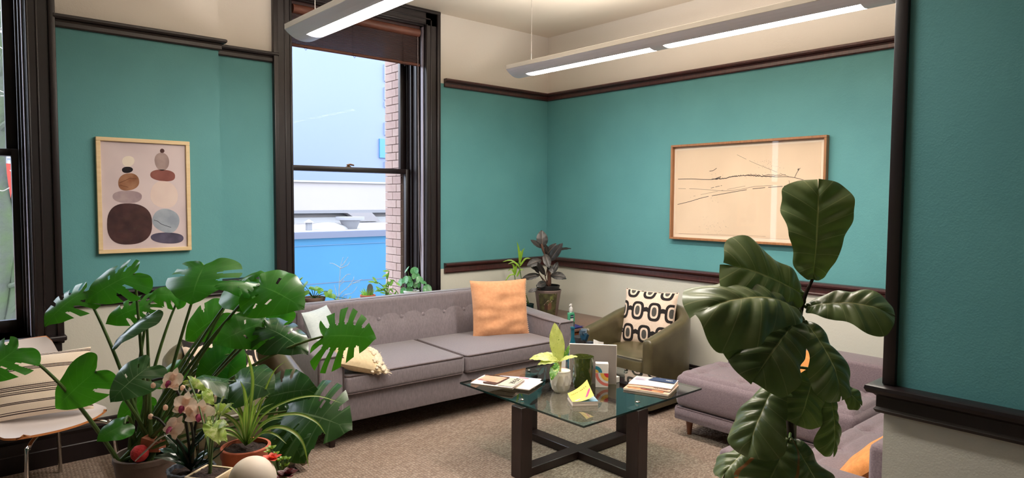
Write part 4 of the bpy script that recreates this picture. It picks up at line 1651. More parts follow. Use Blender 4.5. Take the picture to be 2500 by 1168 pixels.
# title letters set along the curling cover
word = 'HAPPINESS'
for k, chh in enumerate(word):
    u = .14 + .085 * k
    p0, p1, q1 = V(on_curl(u, .74, .001)), V(on_curl(u + .05, .74, .001)), V(on_curl(u, .84, .001))
    X = (p1 - p0).normalized()
    Z = X.cross(q1 - p0).normalized()
    Y = Z.cross(X)
    M = Matrix(((X.x, Y.x, Z.x, p0.x), (X.y, Y.y, Z.y, p0.y), (X.z, Y.z, Z.z, p0.z + .0006), (0, 0, 0, 1)))
    text_part(chh, .014, M, M_TXT, cv, 'letter', 0.0001)

# grey board standing on the table
bl_, br_ = V((2.975, 2.862)), V((3.168, 2.640))
e = (br_ - bl_).normalized()
angd = math.degrees(math.atan2(e.y, e.x))
cbd = (bl_ + br_) / 2
M_GBOARD = plain('grey_board', (132, 124, 117), .7, bs=120, bst=.1)
M_GEDGE = plain('white_canvas_edge', (236, 226, 214), .7)
bd = thing('canvas_board', 'grey canvas board standing upright on the coffee table behind the vase', 'board', (cbd.x, cbd.y, ZT), R(angd), local=True)
LT = Matrix.Translation((0, 0, .001)) @ Matrix.Rotation(R(-4), 4, 'X')
q = MB().rbox(-.147, .147, -.007, .011, 0, .243, .0015, 1)
MB().merge(q, LT).build('canvas', M_GEDGE, bd)
q = MB().box(-.1455, .1455, -.0082, -.006, .0015, .239)
MB().merge(q, LT).build('face', M_GBOARD, bd, smooth=False)

# small gift box with coloured arcs
M_BOXW = plain('box_white', (232, 228, 222), .5)


def arc_box(label, c, ang, w, d, h):
    root = thing('patterned_box', label, 'box', (c[0], c[1], ZT), R(ang), 'patterned boxes', local=True)
    MB().rbox(-w / 2, w / 2, -d / 2, d / 2, 0, h, .0015, 1).build('carton', M_BOXW, root)
    y = -d / 2 - .0004

    def arc(cx, cz, r0, r1, a0, a1, m):
        n = 14
        vs = []
        for k in range(n + 1):
            a = R(a0 + (a1 - a0) * k / n)
            for r_ in (r0, r1):
                vs.append((max(-w / 2, min(w / 2, cx + r_ * math.cos(a))), y, max(0, min(h, cz + r_ * math.sin(a)))))
        MB().add(vs, [(2 * k, 2 * k + 1, 2 * k + 3, 2 * k + 2) for k in range(n)]).build('printed_arc', m, root, fix=False, smooth=False)
    teal_ = plain('arc_teal', (40, 128, 150), .5)
    cor = plain('arc_coral', (220, 120, 108), .5)
    yel = plain('arc_yellow', (238, 190, 84), .5)
    red = plain('arc_red', (214, 60, 70), .5)
    arc(-w / 2, h * .62, w * .25, w * .52, 0, 90, teal_)
    arc(-w / 2, h * .62, 0, w * .25, 0, 90, yel)
    arc(w / 2, h * .60, w * .80, w * 1.02, 180, 270, cor)
    arc(w / 2, h * .60, w * .34, w * .62, 180, 270, yel)
    arc(w / 2, h * .60, 0, w * .34, 180, 270, red)
    return root


arc_box('small white box printed with teal and red arcs before the grey board', (3.062, 2.668), angd + 3, .078, .05, .148)
arc_box('white and green box half hidden behind the variegated plant', (2.985, 2.955), angd, .075, .05, .135)
tag(MB().rbox(3.185, 3.225, 2.66, 2.70, ZT, ZT + .036, .002, 1).build('small_box', M_BOXW), 'tiny white box at the right foot of the grey board', 'box')

# green glass vase
t = NT('dark_green_glass')
vec = t.coords('Object', (1, 1, .5))
nb = t.noise(vec, 22, 2)
g = t.n('BsdfPrincipled')
g.inputs['Base Color'].default_value = lin((128, 146, 70))
g.inputs['Roughness'].default_value = 0.03
g.inputs['Transmission Weight'].default_value = 0.85
g.inputs['IOR'].default_value = 1.45
t.l(t.bump(nb, .8, .012), g.inputs['Normal'])
M_GREENGL = t.done(g)
vz = MB().lathe([(0.0, .004), (0.05, .004), (0.056, .012), (0.060, .05), (0.062, .12), (0.064, .185), (.0655, .196), (0.063, .197), (0.060, .185), (0.058, .12), (0.056, .05), (.05, .018), (0, .016)], (2.955, 2.728, ZT - .003), 40, lambda w, z: 1 + .03 * math.sin(3 * w + 20 * z) + .015 * math.sin(7 * w - 30 * z))
tag(vz.build('glass_vase', M_GREENGL), 'dark green rippled glass vase beside the white faceted pot', 'vase')

# white faceted pot (plant is added later)
M_WCER = plain('white_ceramic', (234, 228, 216), .45, c2=(228, 220, 206), vs=6)
POT = (2.80, 2.762)

# things behind the board
M_TEALG = plain('teal_glass', (28, 92, 112), .12, spec=.8, Coat_Weight=.5)


def col_at(px, d):
    p = at(px, 850, d)
    return p.x, p.y


bx, by = col_at(1397, 4.42)
bt_ = MB().lathe([(.038, 0), (.042, .01), (.042, .115), (.017, .215), (.013, .228), (.013, .285), (.017, .287), (.017, .30), (0, .30)], (bx, by, ZT), 6)
tag(bt_.build('glass_bottle', M_TEALG, angle=20), 'teal faceted glass bottle behind the grey board', 'bottle')
bx, by = col_at(1412, 4.58)
tag(MB().rbox(bx - .04, bx + .04, by - .04, by + .04, ZT, ZT + .205, .004, 2).build('black_box', plain('matte_black', (26, 24, 26), .6)), 'plain black box behind the teal bottle', 'box')
bx, by = col_at(1427, 4.40)
cr_ = thing('glass_ornament', 'dark blue crystal ornament on a thin stem behind the board', 'ornament', (bx, by, ZT))
rc = random.Random(2)
q = MB()
for k in range(6):
    q.obox(V((bx, by, ZT + .25)) + V((rc.uniform(-.012, .012), rc.uniform(-.012, .012), rc.uniform(-.025, .025))), (.03, .03, .04), Matrix.Rotation(rc.uniform(0, 3), 4, V((rc.random(), rc.random(), rc.random())).normalized()))
q.build('crystal', plain('blue_crystal', (30, 62, 84), .1, spec=.8), cr_, smooth=False)
MB().tube([(bx, by, ZT), (bx, by, ZT + .22)], .004, 8).build('stem', M_TXT, cr_)
MB().lathe([(.03, 0), (.03, .006), (.006, .01)], (bx, by, ZT), 16).build('foot', M_TXT, cr_)
bx, by = col_at(1441, 4.32)
tag(MB().rbox(bx - .018, bx + .018, by - .018, by + .018, ZT, ZT + .225, .004, 2).build('pen_box', plain('dark_slate', (44, 50, 60), .4)), 'narrow dark slate box behind the board', 'box')
bx, by = col_at(1461, 4.24)
tx = thing('tissue_box', 'white tissue box with a tissue pulled up, behind the board', 'tissue box', (bx, by, ZT), R(angd), local=True)
MB().rbox(-.055, .055, -.04, .06, 0, .13, .004, 2).build('carton', M_BOXW, tx)
M_TISS = plain('tissue_paper', (240, 236, 232), .9)
MB().grid(lambda u, v: ((u - .5) * .065, .012 * math.cos(5 * u) * v, .128 + .125 * v - .014 * u * v), 12, 8).build('tissue', M_TISS, tx, fix=False)

# ================================================================== SIDE TABLE ITEMS
ZS = 0.50
HX, HY, HK = 4.085, 3.915, .76
hs = thing('sanitizer_bottle', 'green hand sanitizer pump bottle on the corner side table', 'bottle', (HX, HY, ZS + .024))
M_CLRG = plain('clear_green_plastic', (96, 190, 146), .15, spec=.6, Transmission_Weight=.3)
z0 = ZS + .024
MB().rbox(HX - .030, HX + .030, HY - .018, HY + .018, z0, z0 + .145 * HK, .010, 3).build('bottle', M_CLRG, hs)
MB().lathe([(r_ * .85, q_ * HK) for r_, q_ in [(.014, .145), (.014, .162), (.019, .164), (.019, .195), (.009, .20), (.008, .225), (.011, .227), (.011, .24), (0, .242)]], (HX, HY, z0), 18).build('pump', plain('white_plastic', (236, 232, 230), .35), hs)
MB().tube([(HX, HY, z0 + .232 * HK), (HX - .02, HY - .009, z0 + .234 * HK), (HX - .034, HY - .015, z0 + .226 * HK)], .004, 8).build('nozzle', bpy.data.materials['white_plastic'], hs)
lab = MB().box(HX - .027, HX + .027, HY - .0188, HY - .018, z0 + .02, z0 + .095).build('label', plain('label_green', (60, 166, 118), .4), hs, smooth=False)
MB().box(HX - .024, HX + .014, HY - .0194, HY - .0188, z0 + .064, z0 + .090).build('printed_panel', plain('label_navy', (24, 40, 70), .4), lab, smooth=False)
text_part('Purell', .014, Matrix.Translation((HX - .005, HY - .0197, z0 + .077)) @ Matrix.Rotation(R(90), 4, 'X'), M_TXTW, lab)
MB().box(HX - .024, HX + .010, HY - .0194, HY - .0188, z0 + .024, z0 + .060).build('printed_panel', M_BOXW, lab, smooth=False)
cl = MB()
cl.grid(lambda u, v: (4.045 + .14 * u, 3.848 + .13 * v, ZS + .010 + .010 * noise.noise(V((u * 4, v * 4, 2))) + .012 * math.sin(math.pi * u) * math.sin(math.pi * v)), 16, 12)
cl.grid(lambda u, v: (4.045 + .14 * u, 3.848 + .13 * v, ZS + .001), 4, 4)
tag(cl.build('folded_cloth', plain('navy_cloth', (48, 50, 122), .9, c2=(34, 36, 92), vs=20), fix=False), 'crumpled navy blue cloth under the sanitizer bottle', 'cloth')
# ================================================================== PLANTS
def leaf_mat(name, c1, c2, vein, rough=0.35, nveins=9.0, transl=0.35, tcol=None, mottled=None, pale_edge=None, vw=0.10, midw=0.02, latw=.4):
    """UV: x along the midrib, y from midrib (0) to margin (1)"""
    t = NT(name)
    tc = t.n('TexCoord')
    sp = t.n('SeparateXYZ')
    t.l(tc.outputs['UV'], sp.inputs[0])
    u, v = sp.outputs[0], sp.outputs[1]
    n = t.noise(t.coords('Object'), 14, 3)
    col = t.mixc(t.ramp(n, .35, .65), lin(c1), lin(c2))
    if mottled:
        nm = t.noise(t.coords('Object', (1, 1, 1)), mottled[1], 3, .7)
        col = t.mixc(t.ramp(nm, mottled[2], mottled[2] + .06), col, lin(mottled[0]))
    if pale_edge:
        e = t.math('GREATER_THAN', v, pale_edge[1])
        col = t.mixc(e, col, lin(pale_edge[0]))
    fr = t.math('FRACT', t.math('MULTIPLY', u, nveins))
    d = t.math('ABSOLUTE', t.math('SUBTRACT', fr, .5))
    if nveins <= 1:
        latw = 0.0
    lat = t.math('LESS_THAN', d, vw * .5)
    mid = t.math('LESS_THAN', v, midw)
    m = t.math('MAXIMUM', t.math('MULTIPLY', lat, latw), mid)
    col = t.mixc(m, col, lin(vein))
    p = t.principled(col, rough, 0, .5, t.bump(t.math('ADD', n, t.math('MULTIPLY', m, -.3)), .15, .004), Coat_Weight=.15, Coat_Roughness=.25)
    if transl <= 0:
        return t.done(p)
    tr = t.n('BsdfTranslucent')
    tr.inputs['Color'].default_value = lin(tcol or c1)
    mx = t.n('MixShader')
    mx.inputs[0].default_value = transl
    t.l(p.outputs[0], mx.inputs[1])
    t.l(tr.outputs[0], mx.inputs[2])
    return t.done(mx)


HEART = [(0, 0), (-.10, .07), (-.19, .18), (-.20, .32), (-.08, .46), (.10, .52), (.32, .50), (.55, .41), (.76, .27), (.91, .12), (1, 0)]
FIDDLE = [(0, 0), (.0, .06), (.05, .125), (.17, .185), (.32, .225), (.47, .275), (.62, .33), (.76, .355), (.89, .31), (.975, .19), (1.0, 0)]
OVAL = [(0, 0), (.04, .07), (.15, .16), (.32, .225), (.5, .24), (.68, .21), (.84, .13), (.94, .06), (1, 0)]
ROUND = [(0, 0), (-.22, .16), (-.25, .34), (-.05, .5), (.25, .54), (.55, .5), (.8, .36), (.95, .17), (1, 0)]
LANCE = [(0, 0), (.08, .04), (.25, .085), (.45, .10), (.65, .085), (.82, .05), (.93, .02), (1, 0)]
ARROW = [(0, 0), (-.16, .10), (-.24, .22), (-.14, .28), (.05, .30), (.3, .28), (.55, .20), (.78, .10), (.93, .03), (1, 0)]


def leaf(b, base, tip, normal, outline, wid=1.0, arch=.06, cup=.10, wave=.012, slits=(), holes=(), nv=26, nw=6, seed=0, fold=0.0, pucker=0.0, np_=7, skew=1.0, curl_tip=0.0, wfreq=5, rag=0.0):
    base, tip = V(base), V(tip)
    a = tip - base
    L = a.length
    a.normalize()
    n = V(normal)
    n = n - a * n.dot(a)
    n.normalize()
    s = a.cross(n)
    C = crom([(p[0], p[1], 0) for p in outline], 6)
    m = len(C) - 1

    def O(v):
        k = v * m
        i = min(m - 1, int(k))
        return C[i].lerp(C[i + 1], k - i)
    rg = random.Random(seed)
    ph = rg.uniform(0, 6)
    for sgn in (-1, 1):
        wsc = wid * (skew if sgn > 0 else 1.0)
        vs, us = [], []
        for i in range(nv + 1):
            v = i / nv
            mid = 0.90 * v ** 1.25
            o = O(v)
            for j in range(nw + 1):
                w = j / nw
                ww = w
                x = mid * (1 - ww) + o.x * ww + .04 * ww * (1 - ww) * (1 - v)
                y = o.y * ww
                yy = y * wsc * (1 + rag * noise.noise(V((v * 7 + seed * 1.7, sgn * 2.0, 0))) * w)
                h = arch * 4 * x * (1 - x) if x > 0 else arch * 4 * x * .3
                h -= cup * (y * 2) ** 2
                h += fold * abs(y)
                h += wave * math.sin(wfreq * math.pi * 2 * v + ph + sgn * 1.3) * w * w
                h += wave * .6 * noise.noise(V((x * 4 + seed, y * 4 * sgn, seed * .7)))
                if pucker:
                    h += pucker * abs(math.sin(math.pi * np_ * v + .3)) * (4 * w * (1 - w)) ** .7
                h -= curl_tip * max(0, x - .6) ** 2
                vs.append(base + a * (x * L) + s * (sgn * yy * L) + n * (h * L))
                us.append((v, w))
        fs = []
        for i in range(nv):
            vc = (i + .5) / nv
            for j in range(nw):
                wc_ = (j + .5) / nw
                cut = False
                for (v0, dv, w0, sd) in slits:
                    if (sd == 0 or sd == sgn) and abs(vc - v0) < dv * (.5 if wc_ < w0 + .09 else 1) * .72 and wc_ > w0:
                        cut = True
                for (v0, dv, w0, w1, sd) in holes:
                    if (sd == 0 or sd == sgn) and abs(vc - v0) < dv and w0 < wc_ < w1:
                        cut = True
                if cut:
                    continue
                q = i * (nw + 1) + j
                f = (q, q + nw + 1, q + nw + 2, q + 1)
                fs.append(f if sgn < 0 else f[::-1])
        b.add(vs, fs, us)
    return b


def soil(root, c, r, z, m=None):
    b = MB()
    rs = random.Random(int(r * 1000))
    n = 20
    vs, fs = [(c[0], c[1], z + .004)], []
    for ring in (1, 2, 3, 4):
        for k in range(n):
            w = 2 * math.pi * k / n
            rr = r * ring / 4
            vs.append((c[0] + rr * math.cos(w), c[1] + rr * math.sin(w), z + rs.uniform(-.004, .006)))
    for k in range(n):
        fs.append((0, 1 + k, 1 + (k + 1) % n))
    for ring in range(3):
        o = 1 + ring * n
        for k in range(n):
            k2 = (k + 1) % n
            fs.append((o + k, o + n + k, o + n + k2, o + k2))
    b.add(vs, fs)
    return b.build('soil', m or M_SOIL, root, fix=False)


M_SOIL = plain('potting_soil', (62, 42, 34), .95, c2=(34, 22, 18), vs=60, bs=90, bst=1.0, bd=.01)


def pot_lathe(c, z0, h, r0, r1, lip=.012, n=40, th=.006, wob=None):
    prof = [(0, 0), (r0 * .96, 0), (r0, .004), (r1, h - lip), (r1 + .003, h - lip), (r1 + .003, h - .002), (r1 + .001, h), (r1 - th, h), (r1 - th, h - .01), (r0 - th, .012), (0, .012)]
    return MB().lathe([(r, z) for r, z in prof], (c[0], c[1], z0), n, wob)


# ---------------------------------------------------------------- large monstera at the left
CAMV = V((0, 0, CAM_H))
M_MONST = leaf_mat('split_leaf_green', (42, 112, 32), (30, 92, 26), (80, 138, 62), .28, 9, .42, (84, 170, 26))
M_MONST_D = leaf_mat('split_leaf_dark_shaded', (44, 80, 42), (34, 66, 34), (100, 126, 88), .24, 9, .15, (80, 140, 40))  # dark glossy leaves; on the low right leaves it stands in for shade
M_STEM = plain('plant_stem_green', (86, 112, 52), .5, c2=(66, 92, 40), vs=30)
M_TAUPEPOT = plain('taupe_clay', (122, 104, 94), .85, c2=(112, 94, 86), vs=20, bs=120, bst=.15)
MD = 2.55
mp = at(358, 1105, MD)
mz = mp.z
mon = thing('monstera_plant', 'large split-leaf monstera in a taupe clay pot in the left foreground', 'potted plant', (mp.x, mp.y, mz - .215))
pot_lathe((mp.x, mp.y), mz - .215, .215, .085, .112, .02, 48, .008).build('pot', M_TAUPEPOT, mon)
soil(mon, (mp.x, mp.y), .103, mz - .02)
SL6 = [(.30, .045, .42, 0), (.44, .040, .36, 0), (.57, .036, .36, 0), (.69, .032, .42, 0)]
SL4 = [(.36, .035, .55, 1), (.50, .034, .45, 0), (.63, .03, .5, -1)]
HO = [(.52, .014, .22, .42, 1), (.62, .013, .2, .4, -1)]
HO2 = [(.48, .016, .28, .55, -1), (.60, .014, .25, .5, 1), (.38, .014, .35, .6, 1)]
# (base px, base depth, tip px, tip depth, width, normal(toward-camera share, up share, right share), slits, holes, kind, petiole bend)
ML = [
    ((328, 668), 2.50, (206, 738), 2.42, 1.0, (1, .55, -.1), SL4, HO2, 0),
    ((206, 712), 2.46, (106, 796), 2.36, 1.0, (1, .6, -.2), SL6, [], 0),
    ((42, 853), 2.25, (-62, 938), 2.15, 1.15, (1, .5, .1), SL4, HO, 0),
    ((232, 908), 2.38, (134, 1000), 2.36, .92, (1, .25, .2), [(.5, .03, .5, -1)], [], 0),
    ((362, 897), 2.36, (268, 982), 2.26, .95, (1, .75, .2), [], HO2, 1),
    ((366, 742), 2.58, (256, 790), 2.50, .85, (1, .6, 0), SL6, [], 0),
    ((358, 772), 2.50, (272, 856), 2.38, .85, (.8, .8, -.7), [], [], 1),
    ((440, 722), 2.70, (360, 722), 2.66, .95, (.9, .7, 0), SL4, [], 0),
    ((500, 648), 2.60, (466, 742), 2.46, 1.42, (1, .8, -.05), SL4, [], 0),
    ((632, 699), 2.54, (520, 700), 2.46, .62, (.75, 1, .1), SL4, HO, 0),
    ((634, 698), 2.52, (742, 752), 2.42, .95, (1, .7, .15), [(.5, .03, .55, 1)], HO2, 0),
    ((590, 684), 2.72, (646, 664), 2.70, .7, (.6, 1, 0), SL4, [], 0),
    ((585, 700), 2.66, (606, 762), 2.55, 1.1, (1, .6, .1), [], [], 0),
    ((545, 765), 2.74, (452, 832), 2.66, 1.0, (1, .35, .2), [(.55, .03, .6, 1)], [], 0),
    ((642, 788), 2.56, (528, 840), 2.44, .95, (1, .6, .25), [], HO, 0),
    ((640, 770), 2.78, (648, 845), 2.72, .9, (1, .2, .3), [], [], 0),
    ((648, 800), 2.52, (752, 862), 2.40, .7, (.9, .8, .3), SL4, HO, 1),
    ((790, 822), 2.40, (916, 826), 2.32, 1.12, (1, .62, .05), SL6 + [(.80, .026, .5, 0)], [], 0),
    ((556, 938), 2.22, (470, 936), 2.12, 1.0, (.55, 1, .2), [], [], 1),
    ((575, 932), 2.22, (668, 955), 2.14, 1.1, (.7, 1, -.2), [], [], 1),
    ((700, 1005), 2.40, (856, 1046), 2.26, 1.15, (.85, .8, .15), SL6 + [(.80, .026, .5, 0)], HO, 1),  # this leaf and the next two: shade put into the darker leaf colour
    ((655, 970), 2.50, (772, 950), 2.42, .95, (1, .6, .1), SL4, [], 1),
    ((690, 1030), 2.44, (742, 1130), 2.32, 1.05, (1, .6, .2), SL4, [], 1),
    ((560, 866), 2.66, (478, 936), 2.58, .95, (1, .3, .1), [], [], 0),
    ((520, 850), 2.70, (600, 925), 2.62, .8, (1, .3, .2), [], [], 0),
    ((304, 1036), 2.42, (236, 1078), 2.34, .9, (1, .5, 0), [], [], 0),
    ((352, 972), 2.72, (286, 1030), 2.66, .95, (1, .3, .1), [], [], 0),
    ((384, 1000), 2.70, (398, 1078), 2.66, .75, (1, .2, .3), [], [], 0),
    ((700, 760), 2.74, (640, 800), 2.70, .8, (1, .4, .2), [], [], 0),
    ((440, 900), 2.74, (380, 950), 2.70, .9, (1, .3, -.2), [], [], 0),
]
for k, (bp, bd_, tp, td, wd, (nc, nu_, nr), sl, ho, kind) in enumerate(ML):
    B0, T0 = at(bp[0], bp[1], bd_), at(tp[0], tp[1], td)
    n_ = (-c_f) * nc + V((0, 0, 1)) * nu_ + c_r * nr
    b = MB()
    leaf(b, B0, T0, n_, HEART, wd, .06, .16, .012, sl, ho, 72 if sl or ho else 26, 14 if sl or ho else 6, k + 1, fold=.02, curl_tip=.25, rag=.08)
    lf = b.build('leaf', M_MONST_D if kind else M_MONST, mon, fix=False, angle=80)
    r0 = V((mp.x, mp.y, mz)) + c_r * (.06 * math.sin(k * 2.4) - .02) + c_f * (.05 * math.cos(k * 1.7)) + V((0, 0, -.02))
    H1 = r0.lerp(B0, .55) + V((0, 0, .10 + .06 * math.sin(k * 3.1)))
    MB().tube(bez(r0, H1, B0, 14), [.0085 - .0045 * i / 14 for i in range(15)], 8).build('petiole', M_STEM, lf)
# wedge of clay and a red felt ball resting in the pot
wedge = MB().prism([(-.04, 0), (.035, 0), (.035, .035), (-.03, .055)], lambda x, z: tuple(at(372, 1082, 2.50) + c_r * x + V((0, 0, z - .03)) - c_f * .02), lambda x, z: tuple(at(372, 1082, 2.50) + c_r * x + V((0, 0, z - .03)) + c_f * .03))
tag(wedge.build('clay_block', plain('terracotta_block', (176, 110, 84), .85), smooth=False), 'terracotta clay wedge standing in the monstera pot', 'block')
rb_ = at(341, 1108, 2.46)
tag(MB().lathe([(0, -.03), (.018, -.026), (.029, -.012), (.031, 0), (.029, .012), (.018, .026), (0, .03)], tuple(rb_), 20, lambda w, z: 1 + .05 * math.sin(9 * w) * math.sin(200 * z)).build('felt_ball', plain('red_felt', (206, 60, 62), .95, c2=(184, 44, 50), vs=60, bs=90, bst=.8), angle=85), 'red felt ball tucked into the monstera pot', 'ball')
# stool that carries the monstera
sd = thing('plant_stool', 'low oak stool under the monstera pot', 'stool', (mp.x, mp.y, 0))
zt_ = mz - .215
MB().lathe([(0, 0), (.15, 0), (.152, .004), (.152, .02), (.148, .024), (0, .024)], (mp.x, mp.y, zt_ - .0245), 40).build('seat', M_OAK, sd)
for k in range(3):
    w = 2.1 * k
    MB().tube([(mp.x + .10 * math.cos(w), mp.y + .10 * math.sin(w), zt_ - .022), (mp.x + .15 * math.cos(w), mp.y + .15 * math.sin(w), 0)], [.016, .011], 10).build('leg', M_OAK, sd)

# ---------------------------------------------------------------- low table with the small foreground plants
ZLT = .615
tc_ = at(560, 1100, 1.98)
lt = thing('plant_table', 'small oak table under the foreground pots', 'table', (tc_.x, tc_.y, 0))
ex_, ey_ = c_r.normalized(), V((c_f.x, c_f.y, 0)).normalized()
TM = Matrix(((ex_.x, ey_.x, 0, tc_.x), (ex_.y, ey_.y, 0, tc_.y), (0, 0, 1, 0), (0, 0, 0, 1)))
q = MB().rbox(-.28, .28, -.26, .27, ZLT - .026, ZLT - .0005, .006, 2)
MB().merge(q, TM).build('table_top', M_OAK, lt)
for x in (-.24, .24):
    for y in (-.22, .23):
        q = MB().lathe([(.012, 0), (.02, ZLT - .03)], (x, y, 0), 12)
        MB().merge(q, TM).build('leg', M_OAK, lt)

# spider plant in terracotta
M_TERRA = plain('terracotta', (192, 104, 76), .8, c2=(176, 92, 66), vs=16, bs=120, bst=.15)
SP = at(600, 1088, 2.12)
sp_ = thing('spider_plant', 'spider plant with arching striped leaves in a terracotta pot', 'potted plant', (SP.x, SP.y, ZLT))
hP = SP.z - ZLT
pot_lathe((SP.x, SP.y), ZLT, hP, .056, .073, .03, 48, .006).build('pot', M_TERRA, sp_)
soil(sp_, (SP.x, SP.y), .066, SP.z - .012)
t = NT('spider_leaf')
tc2 = t.n('TexCoord')
s2 = t.n('SeparateXYZ')
t.l(tc2.outputs['UV'], s2.inputs[0])
edge = t.ramp(t.math('ABSOLUTE', t.math('SUBTRACT', s2.outputs[1], .5)), .16, .24)
colS = t.mixc(edge, lin((214, 218, 150)), lin((84, 138, 50)))
pS = t.principled(colS, .4, 0, .5)
trS = t.n('BsdfTranslucent')
trS.inputs['Color'].default_value = lin((150, 190, 70))
mxS = t.n('MixShader')
mxS.inputs[0].default_value = .25
t.l(pS.outputs[0], mxS.inputs[1])
t.l(trS.outputs[0], mxS.inputs[2])
M_SPID = t.done(mxS)


def strap(pts, w, m, parent, name='leaf', nseg=6, normal=None, taper=.35, fold=.25):
    C = crom(pts, nseg)
    n = len(C)
    vs, us, fs = [], [], []
    for i, p in enumerate(C):
        t_ = (C[min(n - 1, i + 1)] - C[max(0, i - 1)]).normalized()
        k = i / (n - 1)
        ww = w * min(1.0, .55 + k * 2.5) * (1 - k ** 3 * .98) if taper else w
        nn = V(normal) if normal is not None else V((0, 0, 1)) - c_f * .8
        s_ = t_.cross(nn)
        s_ = s_.normalized() if s_.length > 1e-4 else c_r
        up = s_.cross(t_)
        for j, q_ in enumerate((-1, -.5, 0, .5, 1)):
            vs.append(p + s_ * (q_ * ww / 2) + up * (abs(q_) * ww * fold))
            us.append((k, (q_ + 1) / 2))
    for i in range(n - 1):
        for j in range(4):
            a = i * 5 + j
            fs.append((a, a + 1, a + 6, a + 5))
    return MB().add(vs, fs, us).build(name, m, parent, fix=False, angle=80)


c0 = V((SP.x, SP.y, SP.z - .01))
SPL = [[(604, 1078), (640, 1020, -.03), (700, 982, -.06), (770, 968, -.05), (835, 985, -.02)],
       [(608, 1080), (650, 1030, -.05), (720, 1012, -.09), (770, 1030, -.1), (796, 1062, -.1)],
       [(612, 1078), (660, 1048, -.06), (705, 1050, -.1), (738, 1080, -.12), (754, 1142, -.12)],
       [(606, 1075), (630, 1010, .02), (650, 950, .03), (672, 905, .03), (700, 880, .02)],
       [(604, 1075), (612, 1000, .0), (618, 930, .0), (608, 880, -.02), (600, 862, -.03)],
       [(602, 1075), (604, 1010, -.04), (598, 960, -.06), (586, 930, -.08)],
       [(600, 1078), (590, 1030, -.04), (570, 1000, -.08), (545, 985, -.1)],
       [(598, 1080), (575, 1058, -.05), (552, 1048, -.08), (528, 1052, -.1)],
       [(598, 1082), (572, 1066, -.05), (548, 1060, -.07), (530, 1075, -.1)],
       [(604, 1078), (622, 1035, -.05), (640, 1000, -.08), (668, 985, -.1)],
       [(606, 1078), (632, 1050, -.07), (660, 1028, -.1), (690, 1022, -.12)],
       [(600, 1078), (596, 1035, .03), (580, 990, .06), (556, 955, .08)],
       [(606, 1080), (640, 1060, -.05), (672, 1062, -.08), (700, 1085, -.1)],
       [(602, 1080), (606, 1040, .04), (620, 1000, .07), (648, 970, .1)],
       [(600, 1080), (580, 1040, .02), (548, 1015, .03), (505, 1015, .04)],
       [(604, 1080), (616, 1030, -.02), (632, 985, -.02), (660, 960, -.02)],
       [(604, 1080), (612, 1045, -.05), (618, 1005, -.08), (622, 975, -.09)],
       [(600, 1080), (598, 1040, -.06), (600, 1000, -.09), (610, 965, -.1)]]
for k, pts in enumerate(SPL):
    P_ = [at(p[0], p[1], 2.12 + (p[2] if len(p) > 2 else 0)) for p in pts]
    P_[0] = c0 + (P_[0] - c0) * .5
    strap(P_, .0105 + .002 * (k % 3), M_SPID, sp_)

# orchid
M_PETAL = leaf_mat('blush_petal', (250, 228, 210), (248, 220, 200), (244, 212, 192), .6, 1, .5, (252, 228, 208))
M_LIP = plain('magenta_lip', (176, 44, 96), .5, c2=(214, 100, 140), vs=40)
M_DSTEM = plain('dark_orchid_stem', (40, 38, 26), .6)
M_ORCHLEAF = leaf_mat('orchid_leaf', (38, 66, 44), (28, 54, 38), (70, 96, 66), .22, 1, .05, midw=.05)
M_BLUEPOT = plain('slate_blue_pot', (92, 98, 110), .5)
OP = at(467, 1142, 2.02)
orc = thing('orchid_plant', 'blush pink orchid with magenta centres in a fluted slate-blue pot', 'potted plant', (OP.x, OP.y, ZLT))
pot_lathe((OP.x, OP.y), ZLT, OP.z - ZLT, .052, .066, .004, 72, .005, lambda w, z: 1 + .02 * (1 if math.sin(18 * w) > 0 else -1)).build('pot', M_BLUEPOT, orc)
soil(orc, (OP.x, OP.y), .058, OP.z - .014)
oc = V((OP.x, OP.y, OP.z - .01))


def flower(c, face, up, size, k):
    face, up = V(face).normalized(), V(up)
    up = (up - face * up.dot(face)).normalized()
    rt_ = up.cross(face)
    fl = None
    b = MB()
    for ang, ln, wd in ((90, 1.0, 1.1), (210, 1.0, 1.0), (330, 1.0, 1.0)):
        d = rt_ * math.cos(R(ang)) + up * math.sin(R(ang))
        leaf(b, c + d * size * .05 - face * .002, c + d * size * ln, face + d * .1, OVAL, wd * 1.25, .05, .12, .02, nv=10, nw=4, seed=k)
    for ang in (18, 162):
        d = rt_ * math.cos(R(ang)) + up * math.sin(R(ang))
        leaf(b, c + d * size * .04 + face * .003, c + d * size * .98, face - d * .1, ROUND, 1.05, .04, .10, .03, nv=20, nw=4, seed=k + 9)
    fl = b.build('flower', M_PETAL, orc, fix=False, angle=80)
    q = MB()
    for ang, ln in ((270, .55), (235, .36), (305, .36)):
        d = rt_ * math.cos(R(ang)) + up * math.sin(R(ang))
        leaf(q, c + face * .008, c + d * size * ln + face * size * .22, face - d * .3, OVAL, 1.5, .1, -.3, .02, nv=8, nw=3, seed=k)
    q.build('lip', M_LIP, fl, fix=False, angle=80)


